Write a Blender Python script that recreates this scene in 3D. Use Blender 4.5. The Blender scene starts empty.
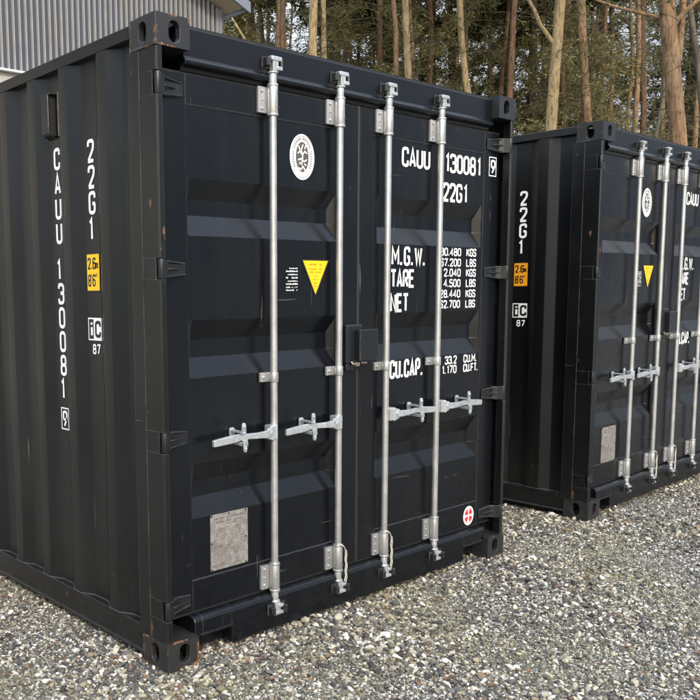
import bpy, bmesh, math, random
import numpy as np
from mathutils import Vector, Matrix, noise
random.seed(7)
rng = np.random.default_rng(11)
S = bpy.context.scene
COL = S.collection
R = math.radians

# ------------------------------------------------------------------ camera
cam_d = bpy.data.cameras.new('camera')
cam = bpy.data.objects.new('camera', cam_d)
COL.objects.link(cam)
S.camera = cam
right = Vector((0.76645, -0.64222, -0.01039))
up = Vector((0.08411, 0.08432, 0.99288))
fwd = Vector((0.63677, 0.76187, -0.11864))
m = Matrix((right, up, -fwd)).transposed().to_4x4()
m.translation = Vector((-1.9268, -2.7134, 1.5484))
cam.matrix_world = m
cam_d.sensor_width = 36.0
cam_d.lens = 851.31 / 700 * 36.0
cam_d.shift_x = (350 - 229.18) / 700
cam_d.shift_y = (393.04 - 350) / 700
cam_d.clip_start = 0.05
cam_d.clip_end = 2000
S.render.resolution_x = 1024
S.render.resolution_y = 1024

# ------------------------------------------------------------------ light
SUN_AZ, SUN_EL = R(203), R(32)          # azimuth clockwise from +Y
wd = bpy.data.worlds.new('World')
S.world = wd
wd.use_nodes = True
nt = wd.node_tree
nt.nodes.clear()
sky = nt.nodes.new('ShaderNodeTexSky')
sky.sky_type = 'NISHITA'
sky.sun_disc = False
sky.sun_elevation = SUN_EL
sky.sun_rotation = SUN_AZ
sky.air_density = 1.2
sky.dust_density = 2.5
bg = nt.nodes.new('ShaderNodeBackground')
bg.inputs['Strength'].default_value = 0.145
wo = nt.nodes.new('ShaderNodeOutputWorld')
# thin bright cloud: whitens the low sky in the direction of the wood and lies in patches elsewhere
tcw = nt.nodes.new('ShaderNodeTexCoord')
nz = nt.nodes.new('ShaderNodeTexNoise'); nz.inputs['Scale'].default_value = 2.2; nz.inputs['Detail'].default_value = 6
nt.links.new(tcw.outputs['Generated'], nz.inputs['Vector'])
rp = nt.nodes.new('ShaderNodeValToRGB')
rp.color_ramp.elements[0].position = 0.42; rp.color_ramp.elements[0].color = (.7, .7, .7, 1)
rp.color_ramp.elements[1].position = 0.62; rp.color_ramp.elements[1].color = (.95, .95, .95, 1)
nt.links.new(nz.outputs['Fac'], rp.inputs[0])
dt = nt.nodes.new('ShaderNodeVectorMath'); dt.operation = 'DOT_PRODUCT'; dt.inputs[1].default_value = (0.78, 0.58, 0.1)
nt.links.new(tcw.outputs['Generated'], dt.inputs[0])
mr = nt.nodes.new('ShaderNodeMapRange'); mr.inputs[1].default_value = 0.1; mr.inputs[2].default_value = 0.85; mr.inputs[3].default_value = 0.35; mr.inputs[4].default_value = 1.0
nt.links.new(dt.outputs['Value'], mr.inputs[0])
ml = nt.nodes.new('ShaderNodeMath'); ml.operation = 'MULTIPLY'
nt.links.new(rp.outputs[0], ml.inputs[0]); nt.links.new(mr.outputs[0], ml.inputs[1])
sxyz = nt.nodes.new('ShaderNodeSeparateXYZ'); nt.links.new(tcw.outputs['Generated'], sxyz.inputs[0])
hi = nt.nodes.new('ShaderNodeMapRange'); hi.inputs[1].default_value = 0.35; hi.inputs[2].default_value = 0.75; hi.inputs[3].default_value = 0.0; hi.inputs[4].default_value = 1.0  # unseen high sky, brightened to light up the tilted door facets
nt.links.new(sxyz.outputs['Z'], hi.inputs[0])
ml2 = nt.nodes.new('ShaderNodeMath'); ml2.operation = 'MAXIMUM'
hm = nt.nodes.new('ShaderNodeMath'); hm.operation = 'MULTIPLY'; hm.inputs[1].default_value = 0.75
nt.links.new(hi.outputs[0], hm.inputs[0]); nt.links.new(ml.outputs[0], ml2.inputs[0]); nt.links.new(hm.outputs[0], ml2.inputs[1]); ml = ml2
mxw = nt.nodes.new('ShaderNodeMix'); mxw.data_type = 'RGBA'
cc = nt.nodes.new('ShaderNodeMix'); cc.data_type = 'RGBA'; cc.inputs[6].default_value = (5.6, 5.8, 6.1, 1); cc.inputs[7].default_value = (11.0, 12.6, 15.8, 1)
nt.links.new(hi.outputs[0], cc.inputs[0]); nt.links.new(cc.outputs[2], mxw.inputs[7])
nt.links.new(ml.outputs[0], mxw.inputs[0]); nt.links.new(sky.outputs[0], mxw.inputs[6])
# made-up dark low sky in the unseen south-east, keeps the door reflections dark
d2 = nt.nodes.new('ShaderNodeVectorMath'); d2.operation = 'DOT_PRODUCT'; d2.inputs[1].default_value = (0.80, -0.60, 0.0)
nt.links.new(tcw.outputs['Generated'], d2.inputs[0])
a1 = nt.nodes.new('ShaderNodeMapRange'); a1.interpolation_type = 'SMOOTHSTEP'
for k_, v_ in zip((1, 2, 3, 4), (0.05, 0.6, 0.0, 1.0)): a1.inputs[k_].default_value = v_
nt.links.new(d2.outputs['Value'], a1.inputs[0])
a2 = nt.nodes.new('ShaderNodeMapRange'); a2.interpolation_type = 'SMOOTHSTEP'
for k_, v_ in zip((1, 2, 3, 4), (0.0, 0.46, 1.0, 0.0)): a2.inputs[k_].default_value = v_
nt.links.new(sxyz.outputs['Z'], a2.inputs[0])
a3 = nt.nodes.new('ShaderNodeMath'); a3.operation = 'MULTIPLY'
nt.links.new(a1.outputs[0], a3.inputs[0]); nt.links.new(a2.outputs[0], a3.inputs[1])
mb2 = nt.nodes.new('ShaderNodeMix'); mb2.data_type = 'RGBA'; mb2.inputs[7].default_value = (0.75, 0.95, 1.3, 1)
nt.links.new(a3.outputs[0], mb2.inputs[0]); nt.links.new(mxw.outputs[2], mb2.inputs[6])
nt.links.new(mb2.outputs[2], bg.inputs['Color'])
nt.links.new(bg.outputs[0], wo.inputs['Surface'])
sun_d = bpy.data.lights.new('sun', 'SUN')
sun_d.energy = 1.5
sun_d.angle = R(10)
sun_d.color = (1.0, 0.90, 0.74)
sun = bpy.data.objects.new('sun', sun_d)
COL.objects.link(sun)
sv = Vector((math.sin(SUN_AZ) * math.cos(SUN_EL), math.cos(SUN_AZ) * math.cos(SUN_EL), math.sin(SUN_EL)))
sun.rotation_euler = sv.to_track_quat('Z', 'Y').to_euler()
sun.location = sv * 50
S.view_settings.view_transform = 'Standard'
S.view_settings.look = 'None'
S.view_settings.gamma = 1
S.view_settings.use_curve_mapping = False
S.view_settings.exposure = 0.8

# ------------------------------------------------------------------ materials
class NT:
    def __init__(s, name):
        s.m = bpy.data.materials.new(name)
        s.m.use_nodes = True
        s.t = s.m.node_tree
        s.b = s.t.nodes['Principled BSDF']
        s.tc = s.t.nodes.new('ShaderNodeTexCoord')
    def n(s, typ, **kw):
        o = s.t.nodes.new(typ)
        for k, v in kw.items():
            if k.startswith('i_'):
                key = k[2:]
                key = int(key) if key.isdigit() else key.replace('_', ' ')
                o.inputs[key].default_value = v
            else:
                setattr(o, k, v)
        return o
    def l(s, a, b):
        s.t.links.new(a, b)
    def mapping(s, scale=(1, 1, 1), co='Object'):
        mp = s.n('ShaderNodeMapping')
        mp.inputs['Scale'].default_value = scale
        s.l(s.tc.outputs[co], mp.inputs['Vector'])
        return mp.outputs[0]
    def noise(s, scale, detail=5, rough=0.55, vec=None, co='Object'):
        nn = s.n('ShaderNodeTexNoise', i_Scale=scale, i_Detail=detail, i_Roughness=rough)
        s.l(vec if vec is not None else s.tc.outputs[co], nn.inputs['Vector'])
        return nn.outputs['Fac']
    def ramp(s, fac, pts, interp='LINEAR'):
        r = s.n('ShaderNodeValToRGB')
        r.color_ramp.interpolation = interp
        e = r.color_ramp.elements
        while len(e) < len(pts):
            e.new(0.5)
        for el, (p, c) in zip(e, pts):
            el.position = p
            el.color = (*c, 1) if isinstance(c, tuple) else (c, c, c, 1)
        s.l(fac, r.inputs[0])
        return r.outputs['Color']
    def mix(s, fac, a, b, mode='MIX'):
        x = s.n('ShaderNodeMix', data_type='RGBA', blend_type=mode)
        for sock, v in ((x.inputs[0], fac), (x.inputs[6], a), (x.inputs[7], b)):
            if isinstance(v, (int, float)):
                sock.default_value = v
            elif isinstance(v, tuple):
                sock.default_value = (*v, 1)
            else:
                s.l(v, sock)
        return x.outputs[2]
    def math(s, op, a, b=0.0, c=None):
        x = s.n('ShaderNodeMath', operation=op)
        for i, v in enumerate((a, b) if c is None else (a, b, c)):
            if isinstance(v, (int, float)):
                x.inputs[i].default_value = v
            else:
                s.l(v, x.inputs[i])
        return x.outputs[0]
    def bump(s, h, strength=0.3, dist=0.002):
        b = s.n('ShaderNodeBump', i_Strength=strength, i_Distance=dist)
        s.l(h, b.inputs['Height'])
        s.l(b.outputs[0], s.b.inputs['Normal'])
        return b
    def edge(s, radius, lo=0.02, hi=0.15):
        b = s.n('ShaderNodeBevel', samples=4); b.inputs['Radius'].default_value = radius
        g = s.n('ShaderNodeNewGeometry')
        d = s.n('ShaderNodeVectorMath', operation='DOT_PRODUCT')
        s.l(b.outputs[0], d.inputs[0]); s.l(g.outputs['Normal'], d.inputs[1])
        return s.ramp(s.math('SUBTRACT', 1.0, d.outputs['Value']), [(lo, 0.0), (hi, 1.0)])
    def set(s, **kw):
        for k, v in kw.items():
            sock = s.b.inputs[k.replace('_', ' ')]
            if isinstance(v, (int, float)):
                sock.default_value = v
            elif isinstance(v, tuple):
                sock.default_value = (*v, 1)
            else:
                s.l(v, sock)
        return s.m

def paint(name, base, rough=0.42, dust=0.25, rust=0.0, edge_rust=0.0, wear=0.0, spec=0.5, bumpy=1.0, dents=True, dustcol=(0.055, 0.053, 0.047)):
    t = NT(name)
    big = t.noise(1.3, 4)
    fine = t.noise(28, 6, 0.65)
    streak = t.noise(9, 5, 0.6, vec=t.mapping((1, 1, 0.07)))
    d = t.math('MULTIPLY', t.ramp(big, [(0.38, 0.0), (0.72, 1.0)]), t.ramp(streak, [(0.35, 0.15), (0.75, 1.0)]))
    # splashed dust gathers near the ground
    sep = t.n('ShaderNodeSeparateXYZ')
    t.l(t.tc.outputs['Object'], sep.inputs[0])
    low = t.n('ShaderNodeMapRange', i_1=0.0, i_2=0.55, i_3=0.55, i_4=0.0)
    t.l(sep.outputs['Z'], low.inputs[0])
    lowd = t.math('MULTIPLY', low.outputs[0], t.ramp(fine, [(0.35, 0.0), (0.7, 1.0)]))
    dd = t.math('MULTIPLY', t.math('ADD', d, lowd), dust)
    dd = t.math('MINIMUM', dd, 0.9)
    c = t.mix(dd, base, dustcol)
    # hair scratches
    hs1 = t.noise(38, 2, 0.5, vec=t.mapping((0.06, 0.06, 1.3)))
    hs2 = t.noise(33, 2, 0.5, vec=t.mapping((1.2, 1.2, 0.05)))
    hm_ = t.math('MAXIMUM', t.ramp(hs1, [(0.725, 0.0), (0.75, .45)]), t.ramp(hs2, [(0.715, 0.0), (0.74, .55)]))
    hm_ = t.math('MULTIPLY', hm_, t.ramp(t.noise(3.5, 3), [(0.48, 0.0), (0.60, 1.0)]))
    c = t.mix(hm_, c, (0.10, 0.10, 0.095))
    # small pale scuffs
    sc = t.noise(55, 3, 0.5, vec=t.mapping((1, 1, 0.22)))
    scm = t.math('MULTIPLY', t.ramp(sc, [(0.735, 0.0), (0.76, 1.0)]), t.ramp(big, [(0.5, 0.0), (0.6, 0.5)]))
    c = t.mix(scm, c, (0.12, 0.12, 0.11))
    r = t.math('ADD', t.math('MULTIPLY', dd, 0.45), t.math('ADD', t.math('MULTIPLY', fine, 0.10), rough - 0.05))
    if edge_rust > 0:
        g = t.n('ShaderNodeSeparateXYZ')
        t.l(t.tc.outputs['Generated'], g.inputs[0])
        a, b, cc = [t.math('SUBTRACT', 0.5, t.math('ABSOLUTE', t.math('SUBTRACT', g.outputs[ax], 0.5))) for ax in 'XYZ']
        mx = t.math('MAXIMUM', t.math('MINIMUM', a, b), t.math('MINIMUM', t.math('MAXIMUM', a, b), cc))
        e = t.ramp(t.math('ADD', mx, t.math('MULTIPLY', t.math('SUBTRACT', t.noise(48, 7, 0.8), 0.56), 0.42)), [(0.0, 1.0), (0.03, 0.0)])
        patch = t.ramp(t.noise(11, 4, .7), [(0.60 - .09 * edge_rust, 0.0), (0.63 - .09 * edge_rust, 1.0)])
        em = t.math('MULTIPLY', e, patch)
        rc = t.ramp(t.noise(60, 4), [(0.3, (0.07, 0.025, 0.010)), (0.55, (0.20, 0.085, 0.032)), (0.75, (0.42, 0.32, 0.22))])
        c = t.mix(em, c, rc)
        r = t.math('ADD', r, t.math('MULTIPLY', em, 0.4))
    if wear > 0:
        e = t.edge(.005, .02, .2)
        em = t.math('MULTIPLY', e, t.ramp(t.noise(16, 6, .75, vec=t.mapping((1, 1, .3))), [(0.36, 0.0), (0.56, wear)]))
        c = t.mix(em, c, (0.13, 0.13, 0.125))
    if rust > 0:
        rn = t.noise(14, 7, 0.7, vec=t.mapping((1, 1, 0.35)))
        rm = t.ramp(rn, [(0.70 - 0.06 * rust, 0.0), (0.72 - 0.06 * rust, 0.9)])
        c = t.mix(rm, c, (0.16, 0.075, 0.04))
        r = t.math('ADD', r, t.math('MULTIPLY', rm, 0.35))
    h = t.math('ADD', t.math('MULTIPLY', t.noise(260, 2), 0.10 * bumpy), t.math('MULTIPLY', t.noise(3.2 if dents else 12, 3), 1.3 if dents else 0.4))
    t.bump(h, 0.35, 0.004)
    return t.set(Base_Color=c, Roughness=t.math('MINIMUM', r, 0.95), Specular_IOR_Level=spec)

M = {}
M['door'] = paint('door_paint', (0.0024, 0.0034, 0.0054), 0.26, 0.11, wear=.6, spec=.37)
M['side'] = paint('side_paint', (0.0038, 0.0042, 0.0044), 0.33, 0.22, wear=.5, spec=.42)
M['post'] = paint('post_paint', (0.0038, 0.0042, 0.0046), 0.32, 0.22, rust=0.9, wear=1.0, spec=.42)
M['cast'] = paint('casting_paint', (0.012, 0.0125, 0.0135), 0.46, 0.4, edge_rust=1.0, bumpy=5, dents=False)
M['cast_clean'] = paint('casting_paint_clean', (0.011, 0.012, 0.0135), 0.46, 0.35, edge_rust=0.15, bumpy=5, dents=False)
M['dark'] = paint('frame_paint', (0.0065, 0.0078, 0.0095), 0.36, 0.25, wear=.7, dents=False)

def simple(name, col, rough=0.5, metal=0.0, var=0.15, scale=30, bump=0.0):
    t = NT(name)
    f = t.noise(scale, 5)
    c = t.mix(f, tuple(v * (1 - var) for v in col), tuple(min(1, v * (1 + var)) for v in col))
    if bump:
        t.bump(t.noise(scale * 3, 4), bump, 0.002)
    return t.set(Base_Color=c, Roughness=t.math('ADD', t.math('MULTIPLY', f, 0.15), rough - 0.07), Metallic=metal)
M['rubber'] = simple('rubber_seal', (0.010, 0.010, 0.011), 0.6, bump=0.2)
M['hollow'] = simple('casting_hollow', (0.006, 0.006, 0.006), 0.9)
M['white'] = simple('white_decal', (0.80, 0.81, 0.80), 0.45, var=0.06, scale=60)
M['yellow'] = simple('yellow_decal', (0.86, 0.52, 0.01), 0.4, var=0.05)
M['orange'] = simple('orange_decal', (0.80, 0.33, 0.015), 0.4, var=0.05)
M['black'] = simple('black_decal', (0.012, 0.012, 0.012), 0.4)
M['orange_ink'] = simple('orange_print', (0.30, 0.10, 0.01), 0.5)
M['red'] = simple('red_decal', (0.60, 0.02, 0.03), 0.45)
M['grey_ink'] = simple('grey_print', (0.085, 0.075, 0.07), 0.5, var=0.2, scale=90)
M['caulk'] = simple('seam_sealant', (0.032, 0.034, 0.036), 0.5, var=0.5, scale=50)
M['cord'] = simple('white_tie_cord', (0.62, 0.58, 0.50), 0.6)
M['brass'] = simple('padlock_metal', (0.42, 0.36, 0.30), 0.3, 0.9)
t = NT('galvanised_steel')
sp = t.n('ShaderNodeTexVoronoi', i_Scale=55)
t.l(t.tc.outputs['Object'], sp.inputs['Vector'])
spn = t.noise(9, 6, 0.7)
c = t.mix(t.ramp(spn, [(0.3, 0.0), (0.7, 1.0)]), (0.42, 0.43, 0.41), (0.56, 0.57, 0.54))
c = t.mix(0.07, c, sp.outputs['Color'], 'OVERLAY')
hs = t.n('ShaderNodeHueSaturation', i_Saturation=0.12)
t.l(c, hs.inputs['Color'])
t.bump(t.noise(120, 4), 0.25, 0.001)
M['galv'] = t.set(Base_Color=hs.outputs[0], Metallic=0.75, Roughness=t.math('ADD', t.math('MULTIPLY', spn, 0.2), 0.28))
t = NT('worn_galvanised_steel')
spn = t.noise(40, 6, 0.7)
c = t.mix(t.ramp(spn, [(0.35, 0.0), (0.65, 1.0)]), (0.42, 0.44, 0.45), (0.62, 0.65, 0.66))
t.bump(t.noise(90, 4), 0.4, 0.002)
M['galv2'] = t.set(Base_Color=c, Metallic=0.6, Roughness=0.36)
t = NT('plate_metal')
c = t.mix(t.ramp(t.noise(40, 5), [(0.35, 0.0), (0.65, 1.0)]), (0.20, 0.19, 0.175), (0.34, 0.32, 0.30))
M['plate'] = t.set(Base_Color=c, Metallic=0.3, Roughness=0.5)

# ------------------------------------------------------------------ mesh helpers
class MB:
    def __init__(s):
        s.v, s.f, s.mi, s.sm = [], [], [], []
    def add(s, vs, fs, mi=0, smooth=False):
        o = len(s.v)
        s.v += [tuple(p) for p in vs]
        for f in fs:
            s.f.append([i + o for i in f]); s.mi.append(mi); s.sm.append(smooth)
    def box(s, x0, x1, y0, y1, z0, z1, mi=0):
        s.add([(x0, y0, z0), (x1, y0, z0), (x1, y1, z0), (x0, y1, z0), (x0, y0, z1), (x1, y0, z1), (x1, y1, z1), (x0, y1, z1)],
              [(0, 3, 2, 1), (4, 5, 6, 7), (0, 1, 5, 4), (1, 2, 6, 5), (2, 3, 7, 6), (3, 0, 4, 7)], mi)
    def prism(s, poly, axis, a0, a1, mi=0, smooth=False):
        """poly of 2-D points swept along an axis: 'x' -> (y,z), 'y' -> (x,z), 'z' -> (x,y)"""
        def P(p, a):
            return {'x': (a, p[0], p[1]), 'y': (p[0], a, p[1]), 'z': (p[0], p[1], a)}[axis]
        n = len(poly)
        vs = [P(p, a0) for p in poly] + [P(p, a1) for p in poly]
        s.add(vs, [(i, (i + 1) % n, n + (i + 1) % n, n + i) for i in range(n)], mi, smooth)
        s.add(vs, [tuple(range(n - 1, -1, -1)), tuple(range(n, 2 * n))], mi)
    def tube(s, pts, rad, seg=10, mi=0, caps=True, smooth=True):
        pts = [Vector(p) for p in pts]
        n = len(pts)
        rad = rad if isinstance(rad, (list, tuple)) else [rad] * n
        vs = []
        ref = None
        for i, p in enumerate(pts):
            d = (pts[min(i + 1, n - 1)] - pts[max(i - 1, 0)])
            if d.length < 1e-9:
                d = Vector((0, 0, 1))
            d.normalize()
            if ref is None:
                ref = Vector((1, 0, 0)) if abs(d.x) < 0.9 else Vector((0, 1, 0))
            u = (ref - d * ref.dot(d)).normalized()
            w = d.cross(u)
            ref = u
            for k in range(seg):
                a = 2 * math.pi * k / seg
                vs.append(p + (u * math.cos(a) + w * math.sin(a)) * rad[i])
        fs = [(i * seg + k, i * seg + (k + 1) % seg, (i + 1) * seg + (k + 1) % seg, (i + 1) * seg + k) for i in range(n - 1) for k in range(seg)]
        s.add(vs, fs, mi, smooth)
        if caps:
            s.add(vs, [tuple(range(seg - 1, -1, -1)), tuple((n - 1) * seg + k for k in range(seg))], mi)
    def build(s, name, mats, parent=None, bevel=0.0, fix=True, seg=2):
        me = bpy.data.meshes.new(name)
        me.from_pydata(s.v, [], s.f)
        for mm in (mats if isinstance(mats, (list, tuple)) else [mats]):
            me.materials.append(mm)
        me.polygons.foreach_set('material_index', s.mi)
        me.polygons.foreach_set('use_smooth', s.sm)
        me.update()
        if fix:
            b = bmesh.new(); b.from_mesh(me)
            bmesh.ops.remove_doubles(b, verts=b.verts, dist=1e-5)
            bmesh.ops.recalc_face_normals(b, faces=b.faces)
            b.to_mesh(me); b.free()
        o = bpy.data.objects.new(name, me)
        COL.objects.link(o)
        if parent is not None:
            o.parent = parent
        if bevel:
            md = o.modifiers.new('bevel', 'BEVEL')
            md.width = bevel; md.segments = seg; md.limit_method = 'ANGLE'; md.angle_limit = R(35)
            md.harden_normals = False
        return o

def tag(o, label=None, cat=None, group=None, kind=None):
    for k, v in (('label', label), ('category', cat), ('group', group), ('kind', kind)):
        if v:
            o[k] = v
    return o
def empty(name, loc=(0, 0, 0), rz=0.0):
    o = bpy.data.objects.new(name, None)
    COL.objects.link(o)
    o.location = loc; o.rotation_euler = (0, 0, rz)
    o.empty_display_size = 0.3
    return o
def copy_tree(o, parent=None):
    c = o.copy()
    COL.objects.link(c)
    c.parent = parent
    for ch in list(o.children):
        copy_tree(ch, c)
    return c

# ------------------------------------------------------------------ stroke lettering
W_ = 0.46
def rc(cx, cy, w, h, r=0.2):
    return ('c', [(cx, cy), (cx + w, cy), (cx + w, cy + h), (cx, cy + h)], r)
G = {
 'C': [('o', [(W_, .70), (W_, 1), (0, 1), (0, 0), (W_, 0), (W_, .30)], .22)],
 'A': [('o', [(0, 0), (W_ / 2, 1.03), (W_, 0)], 0), ('o', [(.08, .27), (W_ - .08, .27)], 0)],
 'U': [('o', [(0, 1), (0, 0), (W_, 0), (W_, 1)], .22)],
 '1': [('o', [(.12, .82), (.27, 1), (.27, 0)], 0)],
 '3': [('o', [(0, .78), (0, 1), (W_, 1), (W_, .54), (.16, .54)], .2), ('o', [(.2, .53), (W_, .53), (W_, 0), (0, 0), (0, .24)], .2)],
 '0': [rc(0, 0, W_, 1, .22)],
 '8': [rc(.02, .52, W_ - .04, .48, .18), rc(0, 0, W_, .52, .2)],
 '9': [('o', [(W_, .6), (W_, .45), (0, .45), (0, 1), (W_, 1), (W_, .55), (.12, 0)], .17)],
 '2': [('o', [(0, .74), (0, 1), (W_, 1), (W_, .62), (0.02, .04)], .18), ('o', [(-.02, 0), (W_, 0)], 0)],
 'G': [('o', [(W_, .74), (W_, 1), (0, 1), (0, 0), (W_, 0), (W_, .46), (.26, .46)], .2)],
 'M': [('o', [(0, 0), (0, 1), (.3, .35), (.6, 1), (.6, 0)], 0)],
 'W': [('o', [(0, 1), (.15, 0), (.31, .85), (.47, 0), (.62, 1)], 0)],
 'T': [('o', [(-.02, 1), (W_ + .02, 1)], 0), ('o', [(W_ / 2, 1), (W_ / 2, 0)], 0)],
 'R': [('o', [(0, 0), (0, 1), (W_, 1), (W_, .5), (0, .5)], .17), ('o', [(.2, .5), (W_, 0)], 0)],
 'E': [('o', [(W_, 1), (0, 1), (0, 0), (W_, 0)], 0), ('o', [(0, .52), (W_ - .08, .52)], 0)],
 'N': [('o', [(0, 0), (0, 1), (W_, 0), (W_, 1)], 0)],
 'K': [('o', [(0, 0), (0, 1)], 0), ('o', [(W_, 1), (.04, .42)], 0), ('o', [(.16, .58), (W_, 0)], 0)],
 'S': [('o', [(W_, .76), (W_, 1), (0, 1), (0, .54), (W_, .46), (W_, 0), (0, 0), (0, .24)], .17)],
 'L': [('o', [(0, 1), (0, 0), (W_, 0)], 0)],
 'B': [('o', [(0, .52), (0, 1), (W_ - .04, 1), (W_ - .04, .52), (0, .52)], .12), ('o', [(0, .5), (W_, .5), (W_, 0), (0, 0), (0, .5)], .15)],
 '4': [('o', [(.34, 0), (.34, 1), (0, .3), (W_ + .04, .3)], 0)],
 '5': [('o', [(W_, 1), (0, 1), (0, .56), (W_, .56), (W_, 0), (0, 0), (0, .22)], .15)],
 '7': [('o', [(0, 1), (W_, 1), (.14, 0)], 0)],
 '6': [('o', [(W_, .8), (W_, 1), (0, 1), (0, 0), (W_, 0), (W_, .56), (0.02, .56)], .19)],
 'P': [('o', [(0, 0), (0, 1), (W_, 1), (W_, .46), (0, .46)], .17)],
 'F': [('o', [(W_, 1), (0, 1), (0, 0)], 0), ('o', [(0, .52), (W_ - .08, .52)], 0)],
 'I': [('o', [(.23, 1), (.23, 0)], 0)],
 'O': [rc(0, 0, W_, 1, .22)], 'D': [('c', [(0, 0), (W_, 0), (W_, 1), (0, 1)], .14)],
 '.': [('o', [(.0, -.04), (.0, .13)], 0)],
 'i': [('o', [(.1, .0), (.1, .62)], 0), ('o', [(.1, .82), (.1, .98)], 0)],
 'm': [('o', [(0, 0), (0, .55), (.24, .55), (.24, 0)], .1), ('o', [(.25, .55), (.48, .55), (.48, 0)], .1)],
 "'": [('o', [(.05, 1.05), (.05, .80)], 0)], '"': [('o', [(.0, 1.05), (.0, .80)], 0), ('o', [(.18, 1.05), (.18, .80)], 0)],
}
ADV = {'.': .30, 'M': .82, 'W': .84, 'i': .40, 'm': .72, "'": .25, '"': .4, '1': .56, ' ': .5}
def fillet(pts, closed, r):
    n = len(pts)
    out = []
    for i in range(n):
        p = Vector(pts[i])
        if r <= 0 or (not closed and i in (0, n - 1)):
            out.append(p); continue
        a = Vector(pts[(i - 1) % n]) - p; b = Vector(pts[(i + 1) % n]) - p
        rr = min(r, a.length * .48, b.length * .48)
        A = p + a.normalized() * rr; B = p + b.normalized() * rr
        for k in range(5):
            t_ = k / 4
            out.append(A * (1 - t_) ** 2 + p * 2 * t_ * (1 - t_) + B * t_ ** 2)
    return out
def stroke_strip(mb, pts, closed, w, fmap, off, mi=0):
    n = len(pts)
    L_, R_ = [], []
    for i, p in enumerate(pts):
        a = pts[(i - 1) % n] if (closed or i > 0) else None
        b = pts[(i + 1) % n] if (closed or i < n - 1) else None
        d1 = (p - a).normalized() if a is not None else (b - p).normalized()
        d2 = (b - p).normalized() if b is not None else d1
        t_ = (d1 + d2)
        t_ = t_.normalized() if t_.length > 1e-6 else d1
        nn = Vector((-t_.y, t_.x))
        k = w / 2 / max(0.55, nn.dot(Vector((-d1.y, d1.x))))
        q = p
        if not closed and i == 0: q = p - d1 * w * .5 if False else p
        L_.append(q + nn * k); R_.append(q - nn * k)
    vs = [fmap(p.x, p.y, off) for p in L_] + [fmap(p.x, p.y, off) for p in R_]
    fs = [(i, (i + 1) % n, n + (i + 1) % n, n + i) for i in range(n if closed else n - 1)]
    mb.add(vs, fs, mi)
def text(mb, s, u0, v0, h, fmap, sx=1.0, t_=0.155, mi=0, track=0.0, width=None):
    """lettering h tall with baseline (u0,v0); width, when given, fixes the overall run"""
    if width is not None:
        tot = sum(ADV.get(c, .68) + track for c in s) - track - .22 + .17
        sx = width / (tot * h)
    u = u0 + t_ * h / 2 * min(1, sx)
    for ch in s:
        if ch != ' ':
            for k, (kind, pts, r) in enumerate(G[ch]):
                hh = h * (1 - t_)
                P = [Vector((x * sx, y)) for x, y in fillet(pts, kind == 'c', r)]
                P = [Vector((u + p.x * h, v0 + t_ * h / 2 + p.y * hh)) for p in P]
                stroke_strip(mb, P, kind == 'c', t_ * h, fmap, 0.0003 * k, mi)
        u += (ADV.get(ch, .68) + track) * h * sx
def scribble(mb, u0, v0, u1, h, fmap, mi=0, off=0.0):
    """a line of tiny illegible print"""
    u = u0
    while u < u1:
        w = random.uniform(.5, 1.6) * h
        hh = h * random.uniform(.55, 1)
        if random.random() < .82:
            e = min(u + w, u1)
            mb.add([fmap(u, v0, off), fmap(e, v0, off), fmap(e, v0 + hh, off), fmap(u, v0 + hh, off)], [(0, 1, 2, 3)], mi)
        u += w + h * .35
def ellipse(mb, cu, cv, ru, rv, fmap, off, mi=0, n=40, r0=0.0):
    if r0 <= 0:
        mb.add([fmap(cu + ru * math.cos(2 * math.pi * k / n), cv + rv * math.sin(2 * math.pi * k / n), off) for k in range(n)], [tuple(range(n))], mi)
    else:
        vs = [fmap(cu + q * ru * math.cos(2 * math.pi * k / n), cv + q * rv * math.sin(2 * math.pi * k / n), off) for q in (r0, 1) for k in range(n)]
        mb.add(vs, [(k, (k + 1) % n, n + (k + 1) % n, n + k) for k in range(n)], mi)
def quad(mb, u0, u1, v0, v1, fmap, off, mi=0):
    mb.add([fmap(u0, v0, off), fmap(u1, v0, off), fmap(u1, v1, off), fmap(u0, v1, off)], [(0, 1, 2, 3)], mi)

# ------------------------------------------------------------------ setting: ground
def gravel_shader():
    t = NT('gravel_bed')
    v1 = t.n('ShaderNodeTexVoronoi', i_Scale=62, i_Randomness=1.0)
    v2 = t.n('ShaderNodeTexVoronoi', i_Scale=120, i_Randomness=1.0)
    wob = t.noise(40, 3)
    for v in (v1, v2):
        t.l(t.tc.outputs['Object'], v.inputs['Vector'])
    sepc = t.n('ShaderNodeSeparateColor'); t.l(v1.outputs['Color'], sepc.inputs[0])
    sepd = t.n('ShaderNodeSeparateColor'); t.l(v2.outputs['Color'], sepd.inputs[0])
    pts = [(0.0, (0.03, 0.032, 0.038)), (0.2, (0.09, 0.09, 0.095)), (0.42, (0.16, 0.145, 0.12)), (0.6, (0.25, 0.23, 0.17)), (0.8, (0.40, 0.38, 0.32)), (0.95, (0.62, 0.60, 0.55))]
    a = t.ramp(sepc.outputs[0], pts)
    b = t.ramp(sepd.outputs[0], pts)
    c = t.mix(t.ramp(t.noise(30, 2), [(0.45, 0.0), (0.55, 1.0)]), a, b)
    moss = t.ramp(t.noise(1.1, 5, 0.6), [(0.42, 0.0), (0.68, 0.45)])
    c = t.mix(moss, c, (0.17, 0.165, 0.08))
    h = t.math('ADD', t.math('SUBTRACT', 1.0, v1.outputs['Distance']), t.math('MULTIPLY', v2.outputs['Distance'], -0.6))
    t.bump(h, 1.0, 0.012)
    return t.set(Base_Color=c, Roughness=0.85)
M['gravel'] = gravel_shader()
def ground_z(x, y):
    return 0.012 * (noise.noise(Vector((x * .6, y * .6, 3.1)))) + 0.006 * noise.noise(Vector((x * 2.3, y * 2.3, 7.7))) - 0.012
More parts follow.
